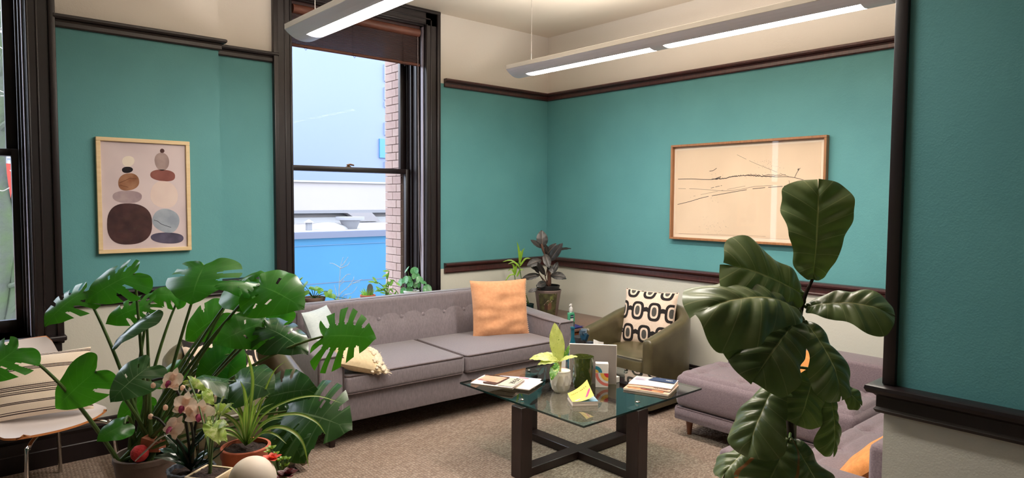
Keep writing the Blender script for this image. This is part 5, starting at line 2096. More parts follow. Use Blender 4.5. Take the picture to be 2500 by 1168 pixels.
FL = [((420, 932), 1.98, (-.35, -.85,   .45), .043), ((451, 992), 1.95, (-.2, -.9, .25), .043), ((488, 1012), 1.95, (.35, -.85, .2), .043), ((424, 1046), 1.94, (-.35, -.8, .55), .041)]
for k, (p, d, fc, sz) in enumerate(FL):
    c = at(p[0], p[1], d)
    face = c_r * fc[0] - c_f * (-fc[1]) * -1 * -1 + V((0, 0, fc[2])) if False else c_r * fc[0] + c_f * fc[1] + V((0, 0, fc[2]))
    flower(c, face, V((0, 0, 1)) + c_r * .1 * k, sz, k)
for pts, r0 in (([(467, 1140, 2.02), (458, 1060, 2.0), (446, 990, 2.0), (424, 940, 2.01), (400, 925, 2.02), (372, 930, 2.03)], .0042),
                ([(470, 1140, 2.02), (474, 1060, 2.0), (480, 1020, 1.99), (470, 980, 1.99), (450, 950, 2.0)], .0042),
                ([(462, 1130, 2.0), (440, 1085, 1.99), (415, 1055, 1.98), (388, 1025, 1.98), (368, 1018, 1.98)], .0038),
                ([(468, 1130, 2.0), (472, 1085, 1.98), (468, 1040, 1.985), (455, 1000, 1.98)], .004)):
    MB().tube(crom([at(*p) for p in pts], 6), r0, 8).build('flower_spike', M_DSTEM, orc)
for p in ((374, 942, 2.02), (446, 948, 2.0), (404, 996, 1.98), (368, 1018, 1.98)):
    MB().lathe([(0, -.009), (.006, -.006), (.0075, 0), (.006, .006), (0, .010)], tuple(at(*p)), 10).build('bud', M_PETAL, orc, angle=85)
OL = [((462, 1130), (372, 1118), 1.0), ((470, 1128), (530, 1040), 1.0), ((460, 1125), (400, 1060), .9), ((468, 1130), (540, 1095), .9), ((455, 1132), (388, 1098), .8)]
for k, (p, q_, w_) in enumerate(OL):
    b = MB()
    leaf(b, oc + (at(p[0], p[1], 2.02) - oc) * .3, at(q_[0], q_[1], 1.97 + .02 * k), V((0, 0, 1)) - c_f * .5, OVAL, .62 * w_, .18, .15, .01, nv=16, nw=4, seed=k, fold=.2)
    b.build('leaf', M_ORCHLEAF, orc, fix=False, angle=80)
for k in range(7):
    rr = random.Random(k)
    p = at(440 + 14 * k, 1120, 2.0)
    e_ = at(425 + 22 * k + rr.uniform(-10, 10), 1060 + rr.uniform(-20, 30), 1.98)
    strap([oc, p, e_], .008, M_ORCHLEAF, orc, 'leaf')
strap([at(330, 1128, 2.05), at(360, 1100, 2.03), at(395, 1068, 2.01), at(440, 1052, 2.0)], .010, plain('dry_leaf', (206, 196, 176), .7), orc, 'dry_leaf')

# variegated arrowhead vine in a square cream pot
M_ARROWL = leaf_mat('variegated_arrowhead', (168, 190, 92), (128, 164, 66), (206, 216, 140), .45, 6, .3, (180, 210, 80), mottled=((206, 214, 150), 30, .55))
M_CREAMPOT = plain('cream_ceramic', (226, 206, 172), .5)
AP = at(512, 1160, 1.86)
av = thing('arrowhead_plant', 'yellow-green arrowhead vine in a square cream pot', 'potted plant', (AP.x, AP.y, ZLT))
q = MB()
hh = AP.z - ZLT
ang = math.atan2(c_r.y, c_r.x) + R(-14)
PM = Matrix.Translation((AP.x, AP.y, ZLT)) @ Matrix.Rotation(ang, 4, 'Z')
o = MB()
o.rbox(-.047, .047, -.047, .047, 0, hh, .008, 2)
pp = MB()
pp.merge(o, PM)
# hollow top: raised rim
for a in ((-.047, .047, -.047, -.039), (-.047, .047, .039, .047), (-.047, -.039, -.047, .047), (.039, .047, -.047, .047)):
    pp.merge(MB().rbox(a[0], a[1], a[2], a[3], hh - .012, hh + .008, .003, 2), PM)
pp.build('pot', M_CREAMPOT, av)
sq = MB()
sq.merge(MB().grid(lambda u, v: (-.04 + .08 * u, -.04 + .08 * v, hh + .005 + .004 * noise.noise(V((u * 9, v * 9, 1)))), 10, 10, uv=False), PM)
sq.build('soil', M_SOIL, av, fix=False)
base_ = AP + V((0, 0, .0))
AL = [((530, 1056), (556, 1080), 1.88, .8, 1), ((520, 1035), (500, 1072), 1.86, .9, 1), ((520, 1040), (536, 1088), 1.82, 1.0, 1), ((492, 962), (524, 990), 2.04, .9, 1), ((500, 975), (476, 962), 2.05, .7, 1),
      ((525, 1000), (566, 1006), 2.0, .8, 1), ((462, 930), (512, 960), 2.06, .45, 1), ((535, 1000), (548, 968), 2.0, .8, 1), ((520, 1005), (506, 1030), 1.98, .7, 1), ((540, 1010), (570, 985), 1.9, .7, 1), ((525, 1040), (560, 1040), 1.84, .8, 1)]
for k, (p, q_, d, w_, _) in enumerate(AL):
    B0 = at(p[0], p[1], d)
    b = MB()
    leaf(b, B0, at(q_[0], q_[1], d - .04), -c_f * .8 + V((0, 0, 1)) + c_r * (.4 * math.sin(k)), ARROW, w_ * 1.3, .06, .12, .03, nv=20, nw=5, seed=k)
    lf = b.build('leaf', M_ARROWL, av, fix=False, angle=80)
    MB().tube(bez(base_ + V((0, 0, .0)), base_ + V((0, 0, (B0.z - base_.z) * .7)), B0, 8), .0022, 6).build('petiole', M_STEM, lf)
MB().tube([base_, at(516, 1100, 1.86), at(520, 1050, 1.86)], .005, 8).build('stem', M_STEM, av)

# white globe, dish of succulents
GP = at(617, 1172, 1.86)
tag(MB().lathe([(0.02, -.0655)] + [(.0655 * math.sin(R(a)), -.0655 * math.cos(R(a))) for a in range(20, 180, 8)] + [(0, .0655)], (GP.x, GP.y, ZLT + .0655), 48).build('ceramic_globe', plain('bisque_white', (236, 222, 206), .6, c2=(230, 214, 198), vs=3, bs=140, bst=.1)), 'smooth off-white ceramic globe before the terracotta pot', 'globe') if False else None
gr = .0640
gz = GP.z
gl_ = thing('ceramic_globe', 'smooth off-white ceramic globe in front of the terracotta pot', 'globe', (GP.x, GP.y, ZLT))
MB().lathe([(gr * math.sin(R(a)), -gr * math.cos(R(a))) for a in range(0, 181, 6)], (GP.x, GP.y, gz), 48).build('globe', plain('bisque_white', (236, 222, 206), .6, c2=(230, 214, 198), vs=3, bs=140, bst=.02), gl_)
MB().lathe([(.04, 0), (.042, .004), (.03, .02), (.034, max(.03, gz - gr - ZLT + .012))], (GP.x, GP.y, ZLT), 32).build('foot', M_CREAMPOT, gl_)
DP = at(690, 1165, 1.95)
dish = thing('succulent_bowl', 'shallow bowl of green rosettes, a red rosette and an orange bloom', 'potted plant', (DP.x, DP.y, ZLT))
hd = .10
pot_lathe((DP.x, DP.y), ZLT, hd, .05, .07, .006, 40, .006).build('bowl', plain('brown_bowl', (110, 70, 56), .6), dish)
soil(dish, (DP.x, DP.y), .06, ZLT + hd - .01)
M_SUCG = leaf_mat('lime_succulent', (150, 178, 60), (120, 156, 50), (190, 206, 110), .5, 1, .2)
M_SUCR = leaf_mat('maroon_succulent', (96, 26, 34), (70, 18, 26), (120, 40, 46), .4, 1, .1)
M_BLOOM = leaf_mat('coral_bloom', (236, 96, 70), (222, 72, 56), (246, 130, 96), .5, 1, .25)


def rosette(c, r, m, n, name, seed, tilt=0.5):
    rg = random.Random(seed)
    b = MB()
    for k in range(n):
        w = k * 2.399
        f = .35 + .65 * (k / n)
        el = R(78 - 62 * (k / n) * (1 + tilt * .2))
        d = V((math.cos(w) * math.cos(el), math.sin(w) * math.cos(el), math.sin(el)))
        leaf(b, c, c + d * r * f, V((0, 0, 1)) * math.cos(el) - V((math.cos(w), math.sin(w), 0)) * math.sin(el), OVAL, 1.5, .05, -.25, 0, nv=7, nw=3, seed=k)
    return b.build(name, m, dish, fix=False, angle=80)


for k, (p, r_) in enumerate((((663, 1098), .022), ((672, 1112), .020), ((657, 1106), .018), ((690, 1124), .020), ((702, 1124), .018), ((686, 1142), .022), ((697, 1140), .020), ((680, 1128), .018), ((676, 1146), .018))):
    c = at(p[0], p[1], 1.95 + .012 * (k % 3))
    o = rosette(c, r_, M_SUCG, 10, 'rosette', k)
    MB().tube([V((DP.x, DP.y, ZLT + hd - .01)), c * .5 + V((DP.x, DP.y, ZLT + hd)) * .5, c], .004, 6).build('stem', M_STEM, o)
o = rosette(at(664, 1124, 1.90), .034, M_BLOOM, 16, 'bloom', 21)
o = rosette(at(702, 1164, 1.90), .042, M_SUCR, 18, 'red_rosette', 22, 1.0)

# ---------------------------------------------------------------- fiddle-leaf fig at the right
M_FIG = leaf_mat('fig_leaf', (104, 118, 74), (86, 104, 62), (176, 180, 128), .33, 7, .10, (90, 120, 40), vw=.045, midw=.025, latw=.35)
M_FIG_D = leaf_mat('fig_leaf_dry_edge', (104, 118, 74), (86, 104, 62), (136, 146, 92), .30, 7, .10, (90, 120, 40), pale_edge=((150, 92, 48), .86), vw=.045, midw=.025, latw=.35)
M_FIGB = plain('fig_bark', (58, 42, 30), .85, c2=(40, 30, 24), vs=40)
FD = 1.90
FB = at(1938, 1168, 1.92)
fig = thing('fiddle_leaf_fig', 'tall fiddle-leaf fig with big leathery leaves beside the near wall', 'potted plant', (FB.x, FB.y, 0))
spine = [V((FB.x, FB.y, .28)), V((FB.x + .005, FB.y, .5)), at(1938, 1168, 1.91), at(1930, 1060, 1.90), at(1926, 980, 1.90), at(1932, 900, 1.90), at(1946, 820, 1.90), at(1954, 768, 1.90), at(1966, 722, 1.90), at(1984, 682, 1.90)]
MB().tube(crom(spine, 6), [.013 - .00016 * i for i in range(6 * 9 + 1)], 10).build('trunk', M_FIGB, fig)
MB().tube([V((FB.x + .02, FB.y + .01, .28)), at(1939, 1020, 1.915)], .0075, 8).build('support_stake', plain('grey_stake', (150, 142, 132), .7), fig)
pot_lathe((FB.x, FB.y), 0, .30, .13, .165, .02, 48, .01).build('pot', plain('charcoal_planter', (70, 68, 70), .6), fig)
soil(fig, (FB.x, FB.y), .15, .275)
# base px, depth, tip px, depth, width, normal (toward camera, up, right), arch, cup, mat
FG = [
    ((1985, 684), 1.90, (2000, 436), 1.90, .98, (1, .25, -.25), .05, .12, 0),
    ((1964, 724), 1.92, (1770, 640), 1.84, 1.12, (1, .55, .1), .05, .12, 0),
    ((1952, 762), 1.90, (1698, 758), 1.74, .88, (.8, 1, .1), .14, .30, 0),
    ((1952, 770), 1.92, (1748, 836), 1.84, .86, (.5, .9, .3), .12, .30, 0),
    ((1950, 776), 1.88, (1838, 930), 1.76, 1.05, (.9, .8, -.1), .10, .20, 0),
    ((1968, 752), 1.90, (2186, 766), 1.80, 1.02, (.8, .85, .0), .14, .22, 0),
    ((1962, 782), 1.88, (2062, 976), 1.78, 1.0, (1, .5, .5), .08, .20, 0),
    ((1902, 926), 1.88, (1822, 1112), 1.80, .98, (.55, .6, -.62), .06, .18, 0),
    ((1985, 905), 1.92, (1948, 1040), 1.88, 1.25, (1, .3, .2), .05, .15, 0),
    ((2022, 950), 1.92, (2038, 1118), 1.90, .72, (1, .2, .5), .05, .28, 0),
    ((1928, 1072), 1.86, (1842, 1245), 1.78, 1.05, (1, .5, -.25), .06, .18, 1),
    ((1934, 1075), 1.88, (2024, 1262), 1.82, 1.0, (1, .4, .35), .06, .18, 0),
    ((1860, 1078), 1.92, (1760, 1168), 1.86, .95, (.5, .8, -.55), .10, .30, 0),
    ((2036, 930), 1.94, (2106, 992), 1.93, .85, (1, .2, .4), .05, .2, 0),
    ((1900, 1010), 1.93, (1915, 1085), 1.90, .9, (1, .2, -.3), .05, .2, 1),
]
for k, (bp, bd_, tp, td, wd, (nc, nu_, nr), ar_, cp, kind) in enumerate(FG):
    B0, T0 = at(bp[0], bp[1], bd_), at(tp[0], tp[1], td)
    n_ = (-c_f) * nc + V((0, 0, 1)) * nu_ + c_r * nr
    b = MB()
    leaf(b, B0, T0, n_, FIDDLE, wd, ar_, cp, .030, (), (), 60, 12, k + 31, pucker=.030, np_=7, curl_tip=.35, wfreq=3, rag=.22)
    lf = b.build('leaf', M_FIG_D if kind else M_FIG, fig, fix=False, angle=80)
    # short petiole back to the trunk
    near = min(crom(spine, 6), key=lambda p: (p - B0).length)
    if (near - B0).length > .004:
        MB().tube(bez(near, near * .5 + B0 * .5 + V((0, 0, .01)), B0, 6), .0042, 8).build('petiole', M_STEM, lf)

# ---------------------------------------------------------------- rubber plant and bamboo on the corner table
M_RUB = leaf_mat('rubber_leaf', (40, 36, 34), (30, 29, 28), (96, 80, 70), .42, 1, .04, (60, 60, 30), midw=.05)
RP = at(1343, 782, 6.02)
RPX, RPY = 4.30, 4.42
dR = V((RPX, RPY, .6)).dot(c_f)
RB = V((RPX, RPY, ZS))
rub = thing('rubber_plant', 'dark-leaved rubber plant in a painted bucket on the corner table', 'potted plant', tuple(RB))
M_BUCKET = plain('grey_bucket', (128, 110, 104), .5, c2=(116, 98, 94), vs=6)
rr1, rr0, hb = .122, .088, .26
pot_lathe((RPX, RPY), ZS, hb, rr0, rr1, .012, 48, .005).build('bucket', M_BUCKET, rub)
inn = pot_lathe((RPX, RPY), ZS + .05, hb - .01, .08, .108, .01, 40, .005)
inn.build('nursery_pot', plain('black_plastic', (30, 28, 28), .5), rub)
soil(rub, (RPX, RPY), .098, ZS + hb + .02)
# painted cabin scene wrapped on the bucket's front
rd = V((RPX, RPY))
view = V((c_f.x, c_f.y)).normalized()
a_front = math.atan2(-RPY, -RPX)


def wrap(u, v, off=.0015):
    a = a_front + R(-46) + R(92) * u
    z_ = .02 + .215 * v
    r_ = rr0 + (rr1 - rr0) * (z_ / hb) + off
    return (RPX + r_ * math.cos(a), RPY + r_ * math.sin(a), ZS + z_)


pnl = MB().grid(lambda u, v: wrap(u, v), 18, 8).build('painted_panel', plain('painted_forest', (52, 46, 34), .5, c2=(92, 92, 54), vs=26), rub, fix=False)


def paint(poly, m, off):
    MB().add([wrap(p[0], p[1], off) for p in poly], [tuple(range(len(poly)))]).build('painted_shape', m, pnl, fix=False, smooth=False)


paint([(.05, .1), (.95, .06), (.95, .28), (.5, .34), (.05, .24)], plain('painted_grass', (138, 116, 60), .5, c2=(110, 96, 48), vs=30), .0022)
paint([(.32, .3), (.5, .28), (.5, .52), (.32, .52)], plain('painted_cabin_side', (70, 48, 38), .5), .003)
paint([(.5, .28), (.7, .32), (.7, .56), (.6, .66), (.5, .52)], plain('painted_cabin', (110, 78, 58), .5), .003)
paint([(.28, .5), (.52, .5), (.74, .68), (.5, .70)], plain('painted_roof', (214, 190, 170), .5), .0036)
paint([(.05, .93), (.92, .95), (.9, 1.0), (.05, .98)], plain('painted_banner', (208, 180, 160), .5), .003)
paint([(.6, .7), (.8, .72), (.75, .9), (.62, .88)], plain('painted_leaves', (130, 132, 74), .5, c2=(90, 100, 50), vs=40), .0026)
M_RTRUNK = plain('rubber_trunk', (92, 62, 48), .7)
zt_ = ZS + hb + .02
R_ = lambda px, py, dd=0: at(px, py, dR + dd)
MB().tube(crom([V((RPX, RPY, zt_)), R_(1341, 690), R_(1338, 640), R_(1326, 610), R_(1322, 596)], 5), [.022 - .0006 * i for i in range(21)], 10).build('trunk', M_RTRUNK, rub)
RL = [((1324, 606), (1322, 562), .05, 1.35, (1, .2, .2)), ((1322, 606), (1295, 586), .0, .95, (.8, .8, 0)), ((1332, 626), (1358, 594), -.04, .95, (1, .4, .1)), ((1342, 638), (1374, 594), -.08, .9, (1, .3, -.4)),
      ((1352, 612), (1396, 608), -.02, .6, (.5, 1, 0)), ((1330, 620), (1340, 655), -.10, 1.1, (1, .5, .2)), ((1322, 635), (1286, 650), -.06, 1.15, (1, .6, -.2)), ((1338, 622), (1330, 596), -.05, .9, (1, .3, .3)),
      ((1333, 690), (1310, 700), -.10, 1.2, (1, .4, 0)), ((1345, 672), (1382, 678), -.06, 1.3, (1, .7, .2)), ((1345, 676), (1384, 682), .04, .8, (.7, 1, .2)), ((1318, 672), (1273, 682), .0, .85, (.9, .7, 0)), ((1328, 660), (1296, 654), .05, .8, (1, .6, 0)),
      ((1330, 672), (1312, 640), -.08, .7, (1, .3, -.3)), ((1312, 706), (1289, 714), -.02, .9, (1, .5, 0)), ((1348, 668), (1362, 640), .06, .9, (1, .3, .2)), ((1316, 668), (1300, 645), -.02, .7, (1, .3, 0)), ((1338, 648), (1350, 668), -.1, .9, (1, .4, 0))]
for k, (bp, tp, dd, wd, (nc, nu_, nr)) in enumerate(RL):
    B0, T0 = R_(bp[0], bp[1], dd * .4), R_(tp[0], tp[1], dd)
    b = MB()
    leaf(b, B0, T0, -c_f * nc + V((0, 0, 1)) * nu_ + c_r * nr, OVAL, wd, .06, .14, .008, nv=18, nw=5, seed=k, fold=.12)
    lf = b.build('leaf', M_RUB, rub, fix=False, angle=80)
    S0 = R_(1336 + 4 * math.sin(k), min(735, bp[1] + 26), 0) if bp[1] > 640 else R_(1330, bp[1] + 10, 0)
    if bp[1] > 662:
        S0 = V((RPX + .05 * math.sin(k * 2), RPY + .05 * math.cos(k * 2), zt_))
    MB().tube(bez(S0, S0 * .4 + B0 * .6 + V((0, 0, -.01)), B0, 6), .0042, 6).build('petiole', M_RTRUNK, lf)

LBP = at(1292, 770, V((4.20, 4.62, .5)).dot(c_f))
lbx, lby = LBP.x, LBP.y
lbd = V((lbx, lby, .6)).dot(c_f)
lb_ = thing('lucky_bamboo', 'two thin lucky bamboo stalks in a small dark teal pot', 'potted plant', (lbx, lby, ZS))
pot_lathe((lbx, lby), ZS, .125, .036, .042, .006, 32).build('pot', plain('dark_teal_glaze', (22, 46, 46), .25), lb_)
soil(lb_, (lbx, lby), .036, ZS + .115)
M_BAM = leaf_mat('bamboo_leaf', (150, 190, 60), (124, 170, 48), (176, 206, 100), .4, 1, .3, (170, 210, 60))
Lb = lambda px, py, dd=0: at(px, py, lbd + dd)
zl = V((lbx, lby, ZS + .11))
s1 = crom([zl, Lb(1275, 690), Lb(1266, 640)], 6)
s2_ = crom([zl, Lb(1263, 700), Lb(1256, 672)], 6)
for s_ in (s1, s2_):
    MB().tube(s_, .0045, 8).build('stalk', M_STEM, lb_)
for k, (p, q_) in enumerate([((1270, 645), (1262, 590)), ((1268, 650), (1226, 640)), ((1270, 650), (1296, 632)), ((1268, 642), (1272, 612)), ((1270, 640), (1282, 606)), ((1258, 672), (1232, 690)), ((1258, 668), (1248, 645)), ((1258, 672), (1240, 662)), ((1270, 655), (1240, 645)), ((1258, 670), (1264, 648)), ((1262, 676), (1280, 660))]):
    a_, c__ = Lb(*p), Lb(q_[0], q_[1], -.04 + .02 * (k % 4))
    strap([a_, a_ * .5 + c__ * .5 + V((0, 0, .03)), c__], .020, M_BAM, lb_)

# ---------------------------------------------------------------- variegated dieffenbachia in the white faceted pot
dz_ = thing('dieffenbachia_plant', 'variegated dieffenbachia in a white faceted pot on the coffee table', 'potted plant', (POT[0], POT[1], ZT))
b = MB()
n = 20
prof = [(.040, 0), (.052, .012), (.062, .045), (.064, .075), (.061, .105), (.058, .122)]
vs, fs = [], []
for i, (r_, z_) in enumerate(prof):
    for k in range(n):
        w = 2 * math.pi * (k + (.5 if i % 2 else 0)) / n
        f = (1.0 if k % 2 else .91) if 0 < i < 4 else .99
        vs.append((POT[0] + r_ * f * math.cos(w), POT[1] + r_ * f * math.sin(w), ZT + z_))
for i in range(len(prof) - 1):
    for k in range(n):
        k2 = (k + 1) % n
        if i % 2 == 0:
            fs += [(i * n + k, i * n + k2, (i + 1) * n + k), (i * n + k2, (i + 1) * n + k2, (i + 1) * n + k)]
        else:
            fs += [(i * n + k, i * n + k2, (i + 1) * n + k2), (i * n + k, (i + 1) * n + k2, (i + 1) * n + k)]
fs.append(tuple(range(n))[::-1])
b.add(vs, fs)
b.lathe([(.058, .122), (.0575, .126), (.053, .126), (.052, .108), (0, .108)], (POT[0], POT[1], ZT), 40)
b.build('pot', M_WCER, dz_, angle=8)
soil(dz_, POT, .052, ZT + .112)
M_DIEF = leaf_mat('dieffenbachia_leaf', (206, 214, 120), (216, 222, 140), (196, 206, 120), .4, 8, .25, (190, 210, 80), mottled=((74, 128, 40), 70, .60))
M_DIEF_G = leaf_mat('dieffenbachia_leaf_green', (86, 146, 52), (70, 126, 44), (140, 180, 90), .4, 8, .25, (140, 190, 60), mottled=((212, 220, 140), 60, .56))
dD = V((POT[0], POT[1], .6)).dot(c_f)
D_ = lambda px, py, dd=0: at(px, py, dD + dd)
d0 = V((POT[0] - .005, POT[1], ZT + .11))
DL = [((1366, 884), (1354, 788), 0, .78, (1, .1, -.2), 0), ((1364, 882), (1292, 878), -.06, .82, (.6, 1, 0), 0), ((1362, 884), (1312, 892), -.08, .75, (.6, 1, .1), 0), ((1362, 888), (1346, 930), -.10, .95, (1, .6, -.3), 1), ((1366, 884), (1412, 872), -.03, .62, (.5, 1, .1), 0),
      ((1370, 882), (1390, 842), .04, .55, (1, .3, .5), 1), ((1364, 880), (1326, 862), .05, .7, (.6, 1, 0), 0), ((1362, 886), (1350, 900), -.08, .8, (1, .4, .3), 1)]
for k, (p, q_, dd, wd, (nc, nu_, nr), g) in enumerate(DL):
    B0, T0 = D_(p[0], p[1], dd * .3), D_(q_[0], q_[1], dd)
    b = MB()
    leaf(b, B0, T0, -c_f * nc + V((0, 0, 1)) * nu_ + c_r * nr, OVAL, wd * (1.0 if k == 0 else .95), .14 if k else .03, .14, .02, nv=20, nw=5, seed=k + 3, fold=.15)
    lf = b.build('leaf', M_DIEF_G if g else M_DIEF, dz_, fix=False, angle=80)
    MB().tube(bez(d0, d0 * .5 + B0 * .5 + V((0, 0, .02)), B0, 8), [.006 - .0003 * i for i in range(9)], 8).build('petiole', plain('pale_petiole', (196, 186, 110), .5) if k == 0 else bpy.data.materials['pale_petiole'], lf)

# ---------------------------------------------------------------- window-sill plants
ZW = W1['z0']


def sill_xy(px, y=4.97):
    k = (c_f.x + c_r.x * (px - 1250) / FPX) / (c_f.y + c_r.y * (px - 1250) / FPX)
    return k * y, y


def sill_d(px, y=4.97):
    return y / (c_f.y + c_r.y * (px - 1250) / FPX)


M_POTH = leaf_mat('pothos_leaf', (132, 186, 70), (104, 164, 56), (176, 206, 120), .4, 6, .45, (160, 210, 80))
M_TWIGW = plain('silvery_twig', (206, 214, 226), .8)
# pothos in a brown box at the left
x, y = sill_xy(765)
po = thing('pothos_plant', 'trailing pothos in a brown clay pot at the left of the window sill', 'potted plant', (x, y, ZW))
pot_lathe((x, y), ZW, .15, .07, .085, .02, 36).build('pot', plain('brown_clay', (128, 100, 88), .85), po)
soil(po, (x, y), .075, ZW + .14)
dp = sill_d(765)
Pq = lambda px, py, dd=0: at(px, py, dp + dd)
for k, (p, q_, w_) in enumerate([((735, 705), (752, 690), 1.0), ((738, 715), (728, 700), .9), ((728, 685), (740, 678), .7), ((745, 712), (734, 728), 1.0), ((770, 702), (784, 712), .8), ((757, 702), (768, 706), .7), ((800, 712), (806, 726), .8), ((808, 720), (818, 730), .9), ((800, 722), (790, 712), .7), ((783, 712), (776, 704), .7), ((820, 732), (832, 738), .7), ((752, 735), (744, 742), .7), ((775, 735), (788, 742), .6), ((850, 732), (858, 724), .6)]):
    B0, T0 = Pq(p[0], p[1], -.02 * (k % 3)), Pq(q_[0], q_[1], -.05)
    b = MB()
    leaf(b, B0, T0, -c_f * .8 + V((0, 0, 1)) + c_r * (.6 * math.sin(k * 1.9)), HEART, 1.15 * w_, .06, .12, .02, nv=14, nw=4, seed=k)
    lf = b.build('leaf', M_POTH, po, fix=False, angle=80)
    r0 = V((x, y, ZW + .135))
    MB().tube(bez(r0, r0 * .4 + B0 * .6 + V((0, 0, .04)), B0, 8), .0026, 6).build('stem', M_STEM, lf)
# bare silvery twig plant
x, y = sill_xy(830, 5.02)
tw = thing('twig_plant', 'pale silvery branching twig plant in a clear glass on the window sill', 'potted plant', (x, y, ZW))
M_CLEAR = thin_glass('clear_glass', (.93, .96, .97), .9)
MB().lathe([(0, .002), (.045, .002), (.05, .01), (.055, .14), (.052, .14), (.047, .012), (0, .01)], (x, y, ZW), 28).build('glass', M_CLEAR, tw)
dt = sill_d(830, 5.02)
Tq = lambda px, py, dd=0: at(px, py, dt + dd)
t0 = V((x, y, ZW + .01))
for pts in ([(828, 700), (830, 670), (832, 648), (838, 628)], [(832, 655), (815, 645), (805, 643)], [(834, 650), (842, 640), (850, 628)], [(832, 656), (848, 648), (854, 640)], [(829, 690), (846, 672), (856, 670)],
            [(826, 725), (845, 705), (862, 692), (884, 682)], [(850, 702), (862, 684), (864, 676)], [(829, 700), (840, 688), (836, 684)], [(822, 720), (818, 704), (816, 696)], [(826, 726), (836, 712), (848, 706)], [(862, 692), (872, 690), (880, 688)], [(840, 722), (860, 716), (872, 700)]):
    P_ = [Tq(*p) for p in pts]
    if pts[0][1] >= 700 and pts[0][0] < 845:
        P_ = [t0, Tq(827, 745)] + P_
    C = crom(P_, 4)
    MB().tube(C, [.0032 - .0018 * i / len(C) for i in range(len(C))], 5).build('twig', M_TWIGW, tw)
# small succulent with a slate marker
x, y = sill_xy(897)
su = thing('small_succulent', 'small spiky succulent in a low terracotta dish on the window sill', 'potted plant', (x, y, ZW))
pot_lathe((x, y), ZW, .125, .045, .062, .012, 32).build('pot', M_TERRA, su)
soil(su, (x, y), .054, ZW + .116)
for k in range(26):
    w = k * 2.4
    rr = .008 + .04 * (k / 26)
    p = V((x + rr * math.cos(w), y + rr * math.sin(w), ZW + .116))
    strap([p, p + V((math.cos(w) * .012, math.sin(w) * .012, .03)), p + V((math.cos(w) * .03, math.sin(w) * .03, .04 + .03 * (1 - k / 26)))], .008, M_POTH, su)
mk_ = MB().prism([(.025 * math.cos(R(a)), .065 + .04 * math.sin(R(a))) for a in range(0, 181, 15)] + [(-.025, 0), (.025, 0)], lambda a, z: (x + .02 + a * c_r.x, y + a * c_r.y - .004, ZW + .116 + z * .95), lambda a, z: (x + .02 + a * c_r.x + .004, y + a * c_r.y + .004, ZW + .116 + z * .95))
mk_.build('slate_marker', plain('slate', (96, 100, 96), .8), su, smooth=False)
# leafy cutting in a clear jar
x, y = sill_xy(945)
ct = thing('leafy_cutting', 'leafy green cutting in a clear jar on the window sill', 'potted plant', (x, y, ZW))
MB().lathe([(0, .002), (.04, .002), (.045, .01), (.045, .09), (.035, .105), (.035, .12), (.032, .12), (.032, .105), (.041, .088), (.041, .012), (0, .01)], (x, y, ZW), 28).build('jar', M_CLEAR, ct)
dc = sill_d(945)
Cq = lambda px, py, dd=0: at(px, py, dc + dd)
c0_ = V((x, y, ZW + .015))
rl = random.Random(8)
stems = [[(944, 700), (948, 672), (950, 662)], [(938, 705), (922, 690), (912, 690)], [(948, 700), (958, 684), (966, 690)], [(942, 712), (930, 706), (918, 700)], [(950, 712), (962, 706), (972, 716)]]
for pts in stems:
    P_ = [c0_, Cq(944, 735)] + [Cq(*p) for p in pts]
    C = crom(P_, 5)
    MB().tube(C, .003, 6).build('stem', M_STEM, ct)
    for k in range(7):
        i = min(len(C) - 1, int(len(C) * (.42 + .58 * k / 6)))
        p = C[i]
        d = (c_r * rl.uniform(-1, 1) + V((0, 0, rl.uniform(-.9, .5))) - c_f * rl.uniform(-.2, .7)).normalized()
        b = MB()
        leaf(b, p, p + d * rl.uniform(.04, .065), V((0, 0, 1)) - c_f, OVAL, .75, .06, .1, .02, nv=10, nw=3, seed=k)
        b.build('leaf', M_POTH, ct, fix=False, angle=80)
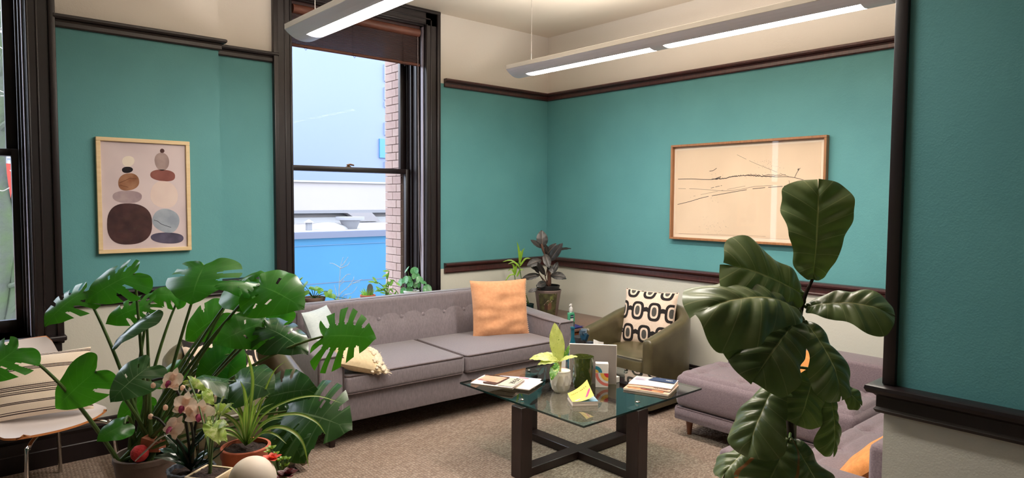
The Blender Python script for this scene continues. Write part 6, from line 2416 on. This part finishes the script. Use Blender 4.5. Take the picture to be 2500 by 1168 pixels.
# pilea
x, y = sill_xy(1004, 4.93)
M_PIL = leaf_mat('pilea_leaf', (96, 166, 110), (70, 144, 88), (206, 226, 206), .22, 5, .35, (140, 200, 110))
pi_ = thing('pilea_plant', 'pilea with round coin-shaped leaves at the right of the window sill', 'potted plant', (x, y, ZW))
pot_lathe((x, y), ZW, .13, .05, .068, .015, 36).build('pot', plain('white_glaze', (222, 222, 220), .3), pi_)
soil(pi_, (x, y), .06, ZW + .12)
dq = sill_d(1004, 4.93)
Qq = lambda px, py, dd=0: at(px, py, dq + dd)
q0 = V((x, y, ZW + .115))
MB().tube([q0, Qq(1004, 700), Qq(1006, 682)], [.006, .005, .004], 8).build('stem', M_RTRUNK, pi_)
for k, (p, r_, (nc, nu_, nr)) in enumerate([((1012, 661), 11, (1, .8, 0)), ((1015, 674), 10.5, (1, .7, .1)), ((1024, 683), 9.5, (1, .6, .3)), ((1018, 696), 9.5, (1, .4, 0)), ((1002, 693), 9, (1, .3, -.4)), ((990, 684), 10.5, (.9, .3, -.6)), ((978, 690), 10, (.8, .3, -.8)), ((994, 659), 10, (.3, .6, -1)), ((1043, 706), 12, (1, .3, .3)), ((985, 710), 9, (1, .2, -.3)), ((998, 682), 8, (1, .3, 0)), ((1033, 690), 8, (.5, 1, .4)), ((1000, 706), 9, (1, .5, 0))]):
    c = Qq(p[0], p[1], -.03 * (k % 3))
    rr = r_ / FPX * dq
    n_ = (-c_f * nc + V((0, 0, 1)) * nu_ + c_r * nr).normalized()
    up_ = (V((0, 0, 1)) - n_ * n_.z).normalized()
    b = MB()
    leaf(b, c - up_ * rr * .55, c + up_ * rr, n_, ROUND, 1.1, -.03, -.08, .01, nv=20, nw=5, seed=k)
    lf = b.build('leaf', M_PIL, pi_, fix=False, angle=80)
    s0 = q0 * .5 + Qq(1005, 690) * .5 if p[1] < 700 else q0
    MB().tube(bez(s0, s0 * .4 + c * .6 + V((0, 0, .02)), c - n_ * .002, 8), .0018, 5).build('petiole', M_STEM, lf)
